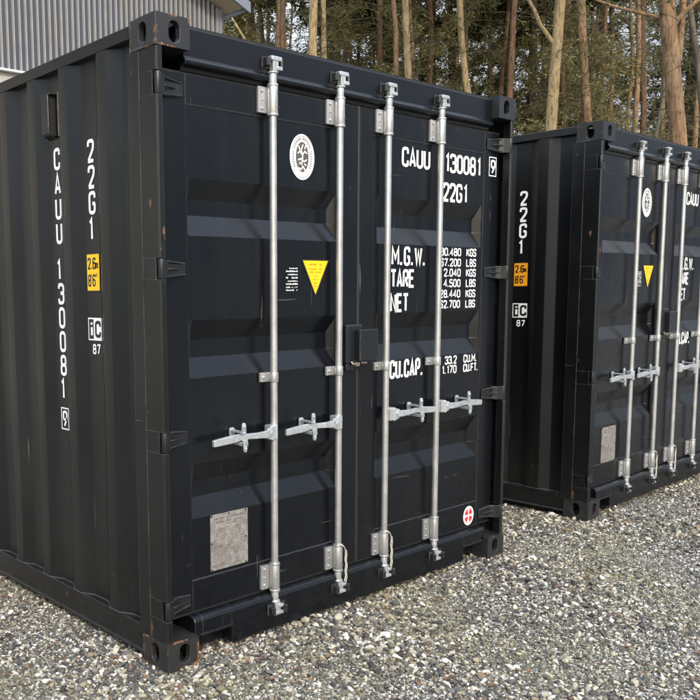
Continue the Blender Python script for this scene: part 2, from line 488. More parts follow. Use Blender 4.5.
mb = MB()
xs = sorted(set([-200, -80, -30, -12, -6] + [round(-4 + .2 * i, 3) for i in range(71)] + [13, 20, 35, 60, 120, 260]))
ys = sorted(set([-160, -60, -20, -8] + [round(-5 + .2 * i, 3) for i in range(56)] + [8, 12, 20, 40, 80, 160, 300]))
vs = [(x, y, ground_z(x, y)) for y in ys for x in xs]
nx = len(xs)
mb.add(vs, [(j * nx + i, j * nx + i + 1, (j + 1) * nx + i + 1, (j + 1) * nx + i) for j in range(len(ys) - 1) for i in range(nx - 1)], 0, True)
ground = tag(mb.build('ground', M['gravel'], fix=False), kind='structure')

# ------------------------------------------------------------------ containers
WX, LY, HZ = 2.438, 6.058, 2.591
DY = 0.072        # face of the doors
def build_casting(sx, sy, sz, mat, root):
    """corner casting with its three holed outer faces; s* = -1 low side / +1 high side"""
    dx, dy, dz = 0.162, 0.178, 0.118
    mb = MB()
    def P(a, b, c):
        x = a if sx < 0 else WX - a
        y = b if sy < 0 else LY - b
        z = c if sz < 0 else HZ - c
        return (x, y, z)
    def holed(fm, w, h, cu, cv, hw, hh, depth):
        N = 32
        ring = []
        r = min(hw, hh)
        for k in range(N):
            a = 2 * math.pi * (k + .5) / N
            ca, sa = math.cos(a), math.sin(a)
            if hh > hw: u = hw * ca; v = hw * sa + math.copysign(hh - hw, sa)
            else: u = hh * ca + math.copysign(hw - hh, ca); v = hh * sa
            ring.append((cu + u, cv + v))
        outer = []
        for (u, v) in ring:
            du, dv = u - cu, v - cv
            tt = min(((w - cu) / du) if du > 1e-9 else 1e9, (-cu / du) if du < -1e-9 else 1e9,
                     ((h - cv) / dv) if dv > 1e-9 else 1e9, (-cv / dv) if dv < -1e-9 else 1e9)
            outer.append([cu + du * tt, cv + dv * tt])
        for corner in ((0, 0), (w, 0), (w, h), (0, h)):
            k = min(range(N), key=lambda k: (outer[k][0] - corner[0]) ** 2 + (outer[k][1] - corner[1]) ** 2)
            outer[k] = list(corner)
        vs = [fm(u, v, 0) for u, v in outer] + [fm(u, v, 0) for u, v in ring] + [fm(u, v, depth) for u, v in ring]
        mb.add(vs, [(k, (k + 1) % N, N + (k + 1) % N, N + k) for k in range(N)])
        mb.add(vs, [(N + k, N + (k + 1) % N, 2 * N + (k + 1) % N, 2 * N + k) for k in range(N)])
    holed(lambda u, v, d: P(u, d, v), dx, dz, .088, .061, .0255, .040, .026)      # end face
    holed(lambda u, v, d: P(d, u, v), dy, dz, .089, .061, .0255, .040, .026)      # side face
    holed(lambda u, v, d: P(u, v, d), dx, dy, .088, .089, .032, .060, .022)       # top / bottom face
    for quad_ in (((0, dy, 0), (dx, dy, 0), (dx, dy, dz), (0, dy, dz)), ((dx, 0, 0), (dx, dy, 0), (dx, dy, dz), (dx, 0, dz)), ((0, 0, dz), (dx, 0, dz), (dx, dy, dz), (0, dy, dz))):
        mb.add([P(*q) for q in quad_], [(0, 1, 2, 3)])
    return mb.build('corner_casting', mat, root, bevel=.0035)

def door_map(u, v, off):
    return (u * 1.0043 + .0083, DY - 0.0012 - off, v)
def side_map(uy, v, off):
    # u runs towards the doors (-y)
    return (0.0455 - 0.0012 - off, -uy, v)

HINGES = [(0.211, 0.294), (0.908, 0.994), (1.597, 1.680), (2.294, 2.383)]

def build_container():
    root = empty('shipping_container')
    # corner castings
    build_casting(-1, -1, -1, M['cast'], root); build_casting(-1, -1, 1, M['cast'], root)
    build_casting(1, -1, -1, M['cast_clean'], root); build_casting(1, -1, 1, M['cast_clean'], root)
    for sx in (-1, 1):
        for sz in (-1, 1):
            build_casting(sx, 1, sz, M['cast_clean'], root)
    # corner posts at the door end: outer plate, folded nose, return behind the doors
    def post(mirror):
        mb = MB()
        def X(x): return WX - x if mirror else x
        segs = []
        z = 0.119
        for a, b in HINGES:
            segs.append((z, a, False)); segs.append((a, b, True)); z = b
        segs.append((z, HZ - .119, False))
        def pr(poly, z0, z1):
            mb.prism([(X(x), y) for x, y in poly], 'z', z0, z1)
        for z0, z1, notch in segs:
            if notch:
                pr([(.004, .034), (.010, .034), (.010, .197), (.004, .197)], z0, z1)
            else:
                pr([(.004, .012), (.010, .006), (.030, .004), (.034, .008), (.034, .050), (.028, .050), (.028, .012), (.011, .012), (.010, .016), (.010, .197), (.004, .197)], z0, z1)
        # pressed step in the outer plate and the inner channel
        pr([(.002, .120), (.004, .120), (.004, .198), (.002, .198)], .1195, HZ - .1195)
        pr([(.0104, .128), (.0104, .135), (.075, .135), (.075, .195), (.081, .195), (.081, .128)], .1195, HZ - .1195)
        mb.build('corner_post', M['post'], root, bevel=.0022)
    post(False); post(True)
    for mir in (False, True):
        mb = MB()
        x0, x1 = (.004, .12) if not mir else (WX - .12, WX - .004)
        mb.box(x0, x1, LY - .12, LY - .004, .119, HZ - .119)
        mb.build('corner_post', M['post'], root, bevel=.006)
    # rails
    for mir in (False, True):
        def X(x): return WX - x if mir else x
        mb = MB()
        mb.prism([(X(a), b) for a, b in ((.008, 2.532), (.060, 2.532), (.060, 2.582), (.008, 2.582))], 'y', .1785, LY - .1785)
        mb.build('top_rail', M['side'], root, bevel=.004)
        mb = MB()
        mb.prism([(X(a), b) for a, b in ((.010, .150), (.050, .150), (.050, .144), (.016, .144), (.016, .036), (.060, .036), (.060, .026), (.004, .026), (.003, .030), (.003, .036), (.010, .040))], 'y', .1785, LY - .1785)
        mb.build('bottom_rail', M['post'], root, bevel=.0018)
    # roof
    mb = MB()
    n = 26
    y = .20
    prof = [(.155, 2.578), (.20, 2.578)]
    step = (LY - .4) / n
    for k in range(n):
        a = .20 + k * step
        prof += [(a + step * .15, 2.578), (a + step * .35, 2.560), (a + step * .65, 2.560), (a + step * .85, 2.578)]
    prof += [(LY - .155, 2.578)]
    vs = [(x, yy, zz) for yy, zz in prof for x in (.061, WX - .061)]
    mb.add(vs, [(2 * i, 2 * i + 1, 2 * i + 3, 2 * i + 2) for i in range(len(prof) - 1)])
    mb.build('roof', M['side'], root, fix=False)
    # floor pan and underside (closes the box from below)
    mb = MB(); mb.box(.062, WX - .062, .205, LY - .2, .045, .150)
    mb.build('floor', M['dark'], root)
    # side walls
    def wall_profile(shift):
        p = [(.1985, .0465)]
        starts = [.306, .626, .928]
        while starts[-1] + .6 < LY - .18: starts.append(starts[-1] + .2975)
        for s in starts:
            p += [(s, .0465), (s + .066, .0105), (s + .136, .0105), (s + .204, .0465)]
        p.append((LY - .119, .0465))
        return p
    sides = []
    for mir in (False, True):
        mb = MB()
        pr = wall_profile(.312)
        # soften the folds with short extra facets
        pts = []
        for i, (yy, xx) in enumerate(pr):
            if 0 < i < len(pr) - 1:
                a = Vector(pr[i - 1]); b = Vector((yy, xx)); c_ = Vector(pr[i + 1])
                for k in range(4):
                    t_ = k / 3; r = .005
                    A = b + (a - b).normalized() * r; B = b + (c_ - b).normalized() * r
                    q = A * (1 - t_) ** 2 + b * 2 * t_ * (1 - t_) + B * t_ ** 2
                    pts.append((q.x, q.y))
            else:
                pts.append((yy, xx))
        zs = [.1505 + (2.5315 - .1505) * k / 14 for k in range(15)]
        X = (lambda x: WX - x) if mir else (lambda x: x)
        vs = []
        for zz in zs:
            for yy, xx in pts:
                wob = .0016 * noise.noise(Vector((yy * 2.2, zz * 1.4, 5 + mir)))
                vs.append((X(xx + wob), yy, zz))
        n = len(pts)
        mb.add(vs, [(j * n + i, j * n + i + 1, (j + 1) * n + i + 1, (j + 1) * n + i) for j in range(14) for i in range(n - 1)], 0, True)
        w = mb.build('side_wall', M['side'], root, fix=False)
        sides.append(w)
        # weld bead along the foot of the corrugations
        b = MB()
        path = []
        for i in range(len(pts) - 1):
            (y0, x0), (y1, x1) = pts[i], pts[i + 1]
            k = max(1, int(math.hypot(y1 - y0, x1 - x0) / .02))
            for q in range(k):
                f = q / k
                yy = y0 + (y1 - y0) * f; xx = x0 + (x1 - x0) * f
                path.append((X(xx - .003 + .002 * noise.noise(Vector((yy * 30, 0, 1)))), yy, .1515 + .0022 * noise.noise(Vector((yy * 25, 3, 1)))))
        b.tube(path, .0042, 5)
        b.build('weld_bead', M['caulk'], w, fix=False)
    left = sides[0]
    # markings of the left side wall
    d = MB()
    tops = [('2', 2.207), ('2', 2.097), ('G', 1.987), ('1', 1.875)]
    for ch, zt in tops:
        text(d, ch, -.590 - (0.012 if ch == '1' else 0), zt - .100, .100, side_map, sx=.92, t_=.155)
    zt = 2.209
    for ch in 'CAUU 130081':
        if ch == ' ':
            zt -= .055; continue
        text(d, ch, -.889 - (.012 if ch == '1' else 0), zt - .100, .100, side_map, sx=.92, t_=.155)
        zt -= .1118
    z9 = .902
    text(d, '9', -.884, z9 + .012, .080, side_map, sx=.85, t_=.15)
    u0, u1, v0, v1, th = -.899, -.828, z9, z9 + .106, .006
    for a in ((u0, u1, v0, v0 + th), (u0, u1, v1 - th, v1), (u0, u0 + th, v0 + th, v1 - th), (u1 - th, u1, v0 + th, v1 - th)):
        quad(d, *a, side_map, 0)
    text(d, '87', -.590, 1.276, .046, side_map, sx=1.0, t_=.17, track=.08)
    # ic mark: white block with i and C cut in black
    d.build('lettering', M['white'], left, fix=False)
    d = MB()
    quad(d, -.624, -.512, 1.338, 1.438, side_map, 0, 0)
    quad(d, -.618, -.578, 1.344, 1.432, side_map, .0004, 1)
    quad(d, -.572, -.518, 1.344, 1.432, side_map, .0004, 0)
    text(d, 'i', -.610, 1.352, .074, lambda u, v, o: side_map(u, v, o + .0008), sx=1.1, t_=.22, mi=0)
    text(d, 'C', -.567, 1.350, .076, lambda u, v, o: side_map(u, v, o + .0008), sx=1.0, t_=.20, mi=1)
    d.build('code_mark', [M['white'], M['black']], left, fix=False)
    d = MB()
    quad(d, -.6235, -.5125, 1.553, 1.721, side_map, 0, 1)
    quad(d, -.619, -.517, 1.558, 1.716, side_map, .0005, 0)
    up_ = lambda u, v, o: side_map(u, v, o + .001)
    text(d, '2.6', -.612, 1.650, .052, up_, t_=.17, mi=1, sx=.80)
    text(d, 'm', -.553, 1.650, .046, up_, t_=.17, mi=1, sx=.9)
    text(d, '8', -.611, 1.575, .054, up_, t_=.15, mi=1, sx=.75)
    text(d, '6', -.575, 1.575, .054, up_, t_=.15, mi=1, sx=.75)
    quad(d, -.5865, -.5825, 1.617, 1.633, up_, 0, 1)
    quad(d, -.5475, -.5435, 1.617, 1.633, up_, 0, 1)
    quad(d, -.5395, -.5355, 1.617, 1.633, up_, 0, 1)
    d.build('height_label', [M['yellow'], M['black']], left, fix=False)
    # vent
    v = MB()
    x0 = .0455
    v.box(x0 - .036, x0 - .033, .862, .926, 2.272, 2.440)            # outer plate of the hood
    v.box(x0 - .0325, x0, .918, .926, 2.272, 2.440)
    v.prism([(x0, 2.252), (x0 - .033, 2.272), (x0 - .036, 2.275), (x0 - .036, 2.271), (x0 - .002, 2.248)], 'y', .862, .926)
    v.box(x0 - .036, x0, .840, .930, 2.4405, 2.446)
    v2 = MB(); v2.box(x0 - .030, x0 - .0005, .860, .9175, 2.262, 2.440)  # black block fills the hood in place of the shade inside
    vt = v.build('vent', M['post'], left, bevel=.001)
    v2.build('vent_dark_inside', M['rubber'], vt)
    v3 = MB(); v3.box(x0 - .007, x0 - .0005, .826, .829, 2.258, 2.452); v3.box(x0 - .0375, x0 - .0365, .8605, .864, 2.30, 2.438)
    v3.build('vent_flange', M['plate'], vt)
    # header
    mb = MB()
    mb.prism([(.045, 2.572), (.045, 2.462), (.036, 2.455), (.032, 2.446), (.035, 2.436), (.046, 2.430), (.060, 2.426), (.066, 2.412), (.150, 2.412), (.150, 2.572)], 'x', .163, WX - .163)
    hd = mb.build('header', M['door'], root, bevel=.003)
    mb = MB(); mb.box(.163, WX - .163, .052, .154, 2.5725, 2.5835)  # roof edge plate, made black for the shade it stands in
    mb.build('shaded_edge_plate', M['rubber'], hd)
    # sill, with the two pockets beside the castings
    mb = MB()
    full = [(.026, .022), (.026, .164), (.034, .178), (.048, .184), (.150, .184), (.150, .022)]
    upper = [(.026, .104), (.026, .164), (.034, .178), (.048, .184), (.150, .184), (.150, .104)]
    for a, b, p in ((.1625, .205, upper), (.205, .365, upper), (.365, 2.073, full), (2.073, 2.233, upper), (2.233, WX - .1625, upper)):
        mb.prism(p, 'x', a, b)
    for a, b in ((.1625, .365), (2.073, WX - .1625)):
        mb.box(a, b, .10, .149, .022, .1035)
    for a, b in ((.19, .372), (2.066, 2.248)):
        mb.box(a, b, .017, .0255, .100, .110)
    mb.build('door_sill', M['door'], root, bevel=.0025)
    # end wall
    mb = MB()
    pts = []
    s = .13
    while s < WX - .3:
        pts += [(s, LY - .05), (s + .06, LY - .01), (s + .12, LY - .01), (s + .18, LY - .05)]
        s += .24
    pts = [(.12, LY - .05)] + pts + [(WX - .12, LY - .05)]
    vs = [(x, y_, z) for z in (.16, 2.45) for x, y_ in pts]
    n = len(pts)
    mb.add(vs, [(i, i + 1, n + i + 1, n + i) for i in range(n - 1)])
    mb.box(.1625, WX - .1625, LY - .10, LY - .008, .022, .16)
    mb.box(.1625, WX - .1625, LY - .10, LY - .008, 2.45, 2.582)
    mb.build('end_wall', M['side'], root)

    # doors
    grooves = [(2.005, 1.775), (1.432, 1.192), (.832, .598)]
    def door(x0, x1, side):
        # side -1: left leaf, +1: right leaf.  x0 < x1
        st_o, st_i = .14, .125
        pa, pb = (x0 + st_o, x1 - st_i) if side < 0 else (x0 + st_i, x1 - st_o)
        mb = MB()
        pf = DY + .001
        zs = [(.330, 0)]
        for t0, b0 in sorted(grooves):
            pass
        for t0, b0 in sorted(grooves):
            zs += [(b0, 0), (b0 + .083, 1), (t0 - .083, 1), (t0, 0)]
            lo, hi = t0, b0
        zs = [(.330, 0)] + sorted([z for z in zs if z != (.330, 0)], key=lambda q: q[0]) + [(2.290, 0)]
        zz = []
        for i in range(len(zs) - 1):
            zz.append(zs[i])
            if zs[i + 1][0] - zs[i][0] > .2:
                for k in range(1, 4):
                    f = k / 4
                    zz.append((zs[i][0] + (zs[i + 1][0] - zs[i][0]) * f, 0))
        zz.append(zs[-1])
        xs_ = [(pa, 0), (pa + .006, 0), (pa + .020, 1)]
        for k in range(1, 8):
            xs_.append((pa + .020 + (pb - pa - .072) * k / 8, 1))
        xs_ += [(pb - .052, 1), (pb - .016, 0), (pb, 0)]
        vs = []
        for z, dz in zz:
            for x, dx in xs_:
                wob = .0015 * noise.noise(Vector((x * 2.5, z * 2.5, 9 + side))) if 0 < xs_.index((x, dx)) < len(xs_) - 1 else 0
                vs.append((x, pf + .036 * dz * dx + wob, z))
        n = len(xs_)
        mb.add(vs, [(j * n + i, j * n + i + 1, (j + 1) * n + i + 1, (j + 1) * n + i) for j in range(len(zz) - 1) for i in range(n - 1)])
        # frame of hollow section round the panel
        yb = DY + .045
        mb.box(x0, pa, DY - .004, yb, .196, 2.404)
        mb.box(pb, x1, DY - .004, yb, .196, 2.404)
        mb.box(pa + .0005, pb - .0005, DY - .004, yb, .196, .330)
        mb.box(pa + .0005, pb - .0005, DY - .004, yb, 2.290, 2.404)
        leaf = mb.build('door', M['door'], root, bevel=.002)
        # rubber seal
        g = MB()
        g.box(x0 - .007 if side < 0 else x0 + .002, x0 if side < 0 else x0 + .004, DY + .004, DY + .06, .186, 2.411)
        if side < 0:
            g.box(x0, x1, DY + .000, DY + .06, .186, .1955); g.box(x0, x1, DY + .000, DY + .06, 2.4045, 2.411)
            g.prism([(x1 + .0005, DY - .002), (x1 + .007, DY - .006), (x1 + .011, DY + .05), (x1 + .0005, DY + .05)], 'z', .19, 2.41)
        else:
            g.box(x0, x1, DY + .000, DY + .06, .186, .1955); g.box(x0, x1, DY + .000, DY + .06, 2.4045, 2.411)
            g.box(x1, x1 + .007, DY + .004, DY + .06, .186, 2.411)
            g.prism([(x0 - .0035, DY + .004), (x0 - .0005, DY - .004), (x0 - .0005, DY + .05), (x0 - .0035, DY + .05)], 'z', .19, 2.41)
        g.build('door_seal', M['rubber'], leaf)
        # sealant beads
        g = MB()
        for zc in (.331, 2.289):
            pth = [(pa + (pb - pa) * k / 30, DY - .0005 + .0008 * noise.noise(Vector((k * .9, zc, 2))), zc + .0012 * noise.noise(Vector((k * .7, zc, side)))) for k in range(31)]
            g.tube(pth, .0026, 5)
        for xc in (pa, pb):
            g.tube([(xc, DY + .0005, .33 + 1.96 * k / 20) for k in range(21)], .0016, 5)
        g.build('sealant_line', M['caulk'], leaf, fix=False)
        # hinges
        for a, b in HINGES:
            h = MB()
            xp = .019 if side < 0 else WX - .019
            sgn = 1 if side < 0 else -1
            h.tube([(xp, .018, a + .003), (xp, .018, b - .003)], .0125, 14)
            yt, yb2 = DY - .020, DY - .0045
            zc = (a + b) / 2; hw = (b - a) / 2 - .006
            def hx(q): return xp + sgn * q
            # knuckle web
            h.prism([(hx(.006), .010), (hx(.040), .030), (hx(.060), DY - .022), (hx(.060), yb2), (hx(.030), yb2 - .004), (hx(.004), .030)], 'z', a + .006, b - .006)
            # tapering blade
            def blade(y0, y1, h0, h1, q0, q1):
                vs = [(hx(q0), y0, zc - h0), (hx(q1), y0 + .006, zc - h1), (hx(q1), y0 + .006, zc + h1), (hx(q0), y0, zc + h0),
                      (hx(q0), y1, zc - h0), (hx(q1), y1, zc - h1), (hx(q1), y1, zc + h1), (hx(q0), y1, zc + h0)]
                h.add(vs, [(0, 1, 2, 3), (4, 7, 6, 5), (0, 4, 5, 1), (1, 5, 6, 2), (2, 6, 7, 3), (3, 7, 4, 0)])
            blade(DY - .016, yb2, hw, hw * .72, .058, .150)
            for s2 in (-1, 1):      # raised ribs of the forged blade
                z0 = zc + s2 * hw * .82
                z1 = zc + s2 * hw * .60
                h.tube([(hx(.030), .032, z0), (hx(.062), DY - .022, z0), (hx(.148), DY - .012, z1)], [.006, .0055, .003], 6)
            h.tube([(hx(.040), .034, zc), (hx(.110), DY - .016, zc)], [.005, .0035], 6)
            h.build('hinge', M['dark'], leaf, bevel=.0015)
        return leaf
    left_leaf = door(.046, 1.212, -1)
    right_leaf = door(1.226, WX - .046, 1)
    # --- markings of the left leaf
    d = MB()
    cu, cv = .829, 2.142
    ellipse(d, cu, cv, .077, .100, door_map, 0, 0)
    ellipse(d, cu, cv, .040, .066, door_map, .0005, 1)
    ellipse(d, cu, cv, .070, .093, door_map, .0004, 1, r0=.975)
    for k in range(34):        # ring of tiny print
        a = math.pi * (-.18 + 1.36 * k / 33)
        if k % 9 == 8: continue
        c0, s0 = math.cos(a), math.sin(a)
        p = (cu + .057 * c0, cv + .081 * s0)
        w_ = .0022
        d.add([door_map(p[0] + dx_ * w_ + e * c0 * .006, p[1] + dz_ * w_ + e * s0 * .007, .0006) for dx_, dz_, e in ((-s0, c0, -1), (s0, -c0, -1), (s0, -c0, 1), (-s0, c0, 1))], [(0, 1, 2, 3)], 2)
    for a in (('1', -.02, .0), ):
        pass
    fig = [[(-.022, -.040), (-.008, -.046), (.004, -.034), (.016, -.048)], [(-.004, -.030), (.002, .002), (-.006, .026), (.004, .046)],
           [(-.026, .012), (-.012, .020), (.000, .008), (.014, .022), (.026, .014)], [(-.024, -.012), (-.006, -.006), (.010, -.016), (.024, -.008)],
           [(-.020, .040), (-.014, .024)], [(.018, .044), (.012, .030)], [(.020, -.030), (.010, -.024)], [(-.018, -.026), (-.010, -.020)]]
    for i, f in enumerate(fig):
        stroke_strip(d, [Vector((cu + x * 1.15, cv + z * 1.2)) for x, z in f], False, .0065, door_map, .0008 + .0002 * i, 0)
    d.build('round_sticker', [M['white'], M['grey_ink'], M['grey_ink']], left_leaf, fix=False)
    d = MB()
    d.add([door_map(.822, 1.690, 0), door_map(1.008, 1.690, 0), door_map(.9145, 1.517, 0)], [(0, 2, 1)], 1)
    d.add([door_map(.834, 1.684, .0005), door_map(.996, 1.684, .0005), door_map(.9145, 1.531, .0005)], [(0, 2, 1)], 0)
    for zc, hw, mi, hh in ((1.664, .040, 2, .008), (1.644, .042, 2, .005), (1.630, .036, 2, .005), (1.612, .012, 2, .005), (1.596, .012, 2, .006), (1.580, .014, 2, .006), (1.566, .008, 2, .005)):
        scribble(d, .915 - hw, zc, .915 + hw, hh, door_map, mi, .0009)
    d.build('warning_triangle', [M['yellow'], M['black'], M['orange_ink']], left_leaf, fix=False)
    d = MB()
    for k, zc in enumerate((1.646, 1.632, 1.618, 1.603, 1.589, 1.575, 1.561, 1.548)):
        scribble(d, .728 if k else .742, zc, .800, .0075 if k % 2 else .0055, door_map, 0, 0)
    d.build('small_print', M['white'], left_leaf, fix=False)
    d = MB()
    quad(d, .286, .488, .349, .596, door_map, .0015, 0)
    d.add([], [])
    d.prism([(.286, .349), (.488, .349), (.488, .596), (.286, .596)], 'y', DY - .0045, DY - .0002, 0)
    pm = lambda u, v, o: (u, DY - .0048 - o, v)
    scribble(d, .305, .572, .470, .008, pm, 1); scribble(d, .315, .556, .460, .006, pm, 1); scribble(d, .350, .545, .430, .005, pm, 1)
    for k in range(17):
        zc = .525 - k * .0098
        scribble(d, .298, zc, .365 if k < 8 else .40, .0034, pm, 1)
        if k < 13: scribble(d, .398 if k < 8 else .41, zc + .002, .476, .0040, pm, 1)
    for a in ((.292, .482, .365, .3662), (.292, .482, .45, .4512), (.39, .3912, .365, .535)):
        quad(d, *a, pm, .0002, 1)
    for x in (.290, .484):
        for z in (.354, .47, .591):
            d.tube([(x, DY - .0045, z), (x, DY - .0075, z)], .0042, 8, mi=2)
    d.tube([(.387, DY - .0045, .590), (.387, DY - .0075, .590)], .0042, 8, mi=2)
    d.build('data_plate', [M['plate'], M['grey_ink'], M['dark']], left_leaf, fix=True)
    # --- markings of the right leaf
    d = MB()
    text(d, 'CAUU', 1.526, 2.160, .098, door_map, width=.229)
    text(d, '130081', 1.876, 2.160, .100, door_map, width=.330)
    u0, u1, v0, v1, th = 2.283, 2.354, 2.170, 2.276, .0055
    fm2 = lambda u, v, o: (u * 1.0025 + .0055, DY - .0052 - o, v)
    text(d, '9', 2.300, 2.183, .078, fm2, sx=.9)
    for a in ((u0, u1, v0, v0 + th), (u0, u1, v1 - th, v1), (u0, u0 + th, v0 + th, v1 - th), (u1 - th, u1, v0 + th, v1 - th)):
        quad(d, *a, fm2, 0)
    # glyph 9 sits on the frame stile: lift it clear
    text(d, '22G1', 1.868, 2.008, .100, door_map, width=.218)
    text(d, 'M.G.W.', 1.456, 1.668, .098, door_map, width=.272, track=.06)
    text(d, 'TARE', 1.450, 1.557, .094, door_map, width=.190)
    text(d, 'NET', 1.450, 1.434, .096, door_map, width=.144)
    zt = [1.770, 1.714, 1.660, 1.604, 1.547, 1.491]
    for (num, unit), z1 in zip((('30.480', 'KGS'), ('67.200', 'LBS'), ('2.040', 'KGS'), ('4.500', 'LBS'), ('28.440', 'KGS'), ('62.700', 'LBS')), zt):
        wd_ = .185 if len(num) == 6 else .152
        text(d, num, 2.040 - wd_, z1 - .046, .044, door_map, width=wd_, t_=.17)
        text(d, unit, 2.088, z1 - .046, .044, door_map, width=.092, t_=.17)
    text(d, 'CU.CAP.', 1.452, 1.095, .096, door_map, width=.268, track=.08)
    text(d, '33.2', 1.912, 1.140, .046, door_map, width=.108, t_=.17)
    text(d, '1.170', 1.884, 1.088, .046, door_map, width=.136, t_=.17)
    text(d, 'CU.M.', 2.082, 1.140, .046, door_map, width=.125, t_=.17)
    text(d, 'CU.FT.', 2.082, 1.088, .046, door_map, width=.138, t_=.17)
    o_ = d.build('lettering', M['white'], right_leaf, fix=False)
    d = MB()
    ellipse(d, 2.165, .257, .050, .056, fm2, 0, 0)
    ellipse(d, 2.165, .257, .041, .046, fm2, .0003, 1, r0=.94)
    for a0, a1 in ((15, 75), (105, 165), (195, 250), (285, 345)):
        vs = []
        for r_, rng_ in ((.010, (a0, a1)), (.036, (a1, a0))):
            for k in range(6):
                a = R(rng_[0] + (rng_[1] - rng_[0]) * k / 5)
                vs.append(fm2(2.165 + r_ * math.cos(a), .257 + r_ * 1.12 * math.sin(a), .0006))
        d.add(vs, [tuple(range(12))], 1)
    d.build('round_sticker', [M['white'], M['red']], right_leaf, fix=False)
    # lock box: receiver on the left leaf and cover on the right leaf
    b = MB()
    b.box(1.088, 1.200, .022, DY - .0045, 1.200, 1.385)
    b.box(1.095, 1.150, .030, .060, 1.165, 1.1995)
    b.build('lock_box', M['dark'], left_leaf, bevel=.007)
    b = MB()
    b.box(1.150, 1.156, -.006, .021, 1.212, 1.360)
    b.box(1.1562, 1.284, -.006, .000, 1.212, 1.360)
    b.box(1.1562, 1.284, .0002, DY - .006, 1.352, 1.360)
    b.box(1.278, 1.284, .0002, DY - .006, 1.222, 1.3515)
    b.box(1.2262, 1.2775, .030, DY - .006, 1.225, 1.346)
    b.build('lock_cover', M['dark'], right_leaf, bevel=.004)
    pl = MB()
    pl.tube([(1.125, .026, 1.207), (1.130, .020, 1.196), (1.170, .016, 1.196), (1.180, .026, 1.207)], .006, 8)
    pl.box(1.140, 1.165, .006, .024, 1.186, 1.205)
    pl.tube([(1.185, .020, 1.203), (1.225, .020, 1.199)], .009, 10)
    pl.build('lock_pin', M['brass'], left_leaf, bevel=.001)

    # locking rods
    ROD_Y = .033
    for i, xr in enumerate((.627, 1.046, 1.390, 1.808)):
        sgn = -1 if i < 2 else 1
        mb = MB()
        mb.tube([(xr, ROD_Y, .165), (xr, ROD_Y, 2.452)], .0165, 20)
        rod = mb.build('locking_rod', M['galv'], root, fix=False)
        for top in (True, False):
            z0, z1 = (2.292, 2.416) if top else (.196, .322)
            b = MB()
            b.tube([(xr, ROD_Y, z0), (xr, ROD_Y, z1)], .0225, 20)
            b.tube([(xr, ROD_Y, z0 - .004), (xr, ROD_Y, z0 + .006)], .0245, 20)
            b.tube([(xr, ROD_Y, z1 - .006), (xr, ROD_Y, z1 + .004)], .0245, 20)
            b.prism([(xr - .004, ROD_Y + .018), (xr - .020, .050), (xr - .064, .050), (xr - .066, .056), (xr - .064, DY - .0045), (xr + .030, DY - .0045), (xr + .026, ROD_Y + .012)], 'z', z0 + .008, z1 - .008)
            for zz in (z0 + .026, (z0 + z1) / 2, z1 - .026):
                b.tube([(xr - .045, .0505, zz), (xr - .045, .044, zz)], .0075 if zz != (z0 + z1) / 2 else .004, 8)
            for zz in (z0 + .030, z1 - .030):
                b.tube([(xr + .014, ROD_Y - .0155, zz), (xr + .0155, ROD_Y - .024, zz)], .0045, 8, mi=1)
            b.build('rod_bracket', [M['galv'], M['rubber']], rod, bevel=.0025)
            # forked cam and the keeper it bites on
            c_ = MB()
            if top:
                c_.tube([(xr, ROD_Y, 2.416), (xr, ROD_Y, 2.470)], .0175, 16)
                c_.tube([(xr, ROD_Y, 2.462), (xr, ROD_Y, 2.470)], .024, 16)
                c_.box(xr - .014, xr + .018, ROD_Y - .020, ROD_Y + .006, 2.470, 2.528)
                c_.box(xr - .026, xr + .034, ROD_Y - .024, ROD_Y + .004, 2.512, 2.530)
                c_.box(xr + .004, xr + .036, ROD_Y - .026, ROD_Y + .002, 2.474, 2.490)
                kz0, kz1 = 2.482, 2.528
            else:
                c_.tube([(xr, ROD_Y, .196), (xr, ROD_Y, .140)], .0175, 16)
                c_.tube([(xr, ROD_Y, .150), (xr, ROD_Y, .142)], .024, 16)
                c_.box(xr - .014, xr + .016, ROD_Y - .024, ROD_Y - .010, .088, .141)
                c_.box(xr - .026, xr + .034, ROD_Y - .027, ROD_Y - .010, .086, .102)
                c_.box(xr + .004, xr + .034, ROD_Y - .029, ROD_Y - .010, .118, .132)
                kz0, kz1 = .090, .136
            c_.build('locking_cam', M['galv2'], rod, bevel=.003)
            k_ = MB()
            yy = .0445 if top else .0255
            for s2 in (-1, 1):
                k_.prism([(xr + s2 * .026, yy), (xr + s2 * .050, yy), (xr + s2 * .046, yy - .026), (xr + s2 * .036, yy - .038), (xr + s2 * .028, yy - .032)], 'z', kz0 + .006, kz1 - .006)
            k_.box(xr - .054, xr + .054, yy - .004, yy, kz0 - .002, kz1 + .002)
            k_.build('cam_keeper', M['dark'], rod, bevel=.003)
        # middle guide strap
        b = MB()
        b.tube([(xr, ROD_Y, 1.148), (xr, ROD_Y, 1.192)], .0205, 16)
        b.prism([(xr, ROD_Y + .014), (xr - .016, .054), (xr - .058, .054), (xr - .060, DY - .0045), (xr + .024, DY - .0045), (xr + .020, ROD_Y)], 'z', 1.149, 1.191)
        b.tube([(xr - .042, .0545, 1.170), (xr - .042, .048, 1.170)], .0075, 8)
        b.build('rod_guide', M['galv'], rod, bevel=.002)
        # handle: hub on the rod, twisted bar, catch with its flap
        h = MB()
        zc = .928
        hx0, hx1 = sorted((xr + sgn * .004, xr + sgn * .046))
        h.box(hx0, hx1, ROD_Y - .030, ROD_Y + .014, zc - .032, zc + .032)
        h.prism([(xr + sgn * .030, zc + .030), (xr + sgn * .070, zc + .022), (xr + sgn * .070, zc - .022), (xr + sgn * .030, zc - .036)], 'y', ROD_Y - .036, ROD_Y - .022)
        h.tube([(xr + sgn * .050, ROD_Y - .024, zc + .001), (xr + sgn * .050, ROD_Y - .042, zc + .001)], .010, 10)
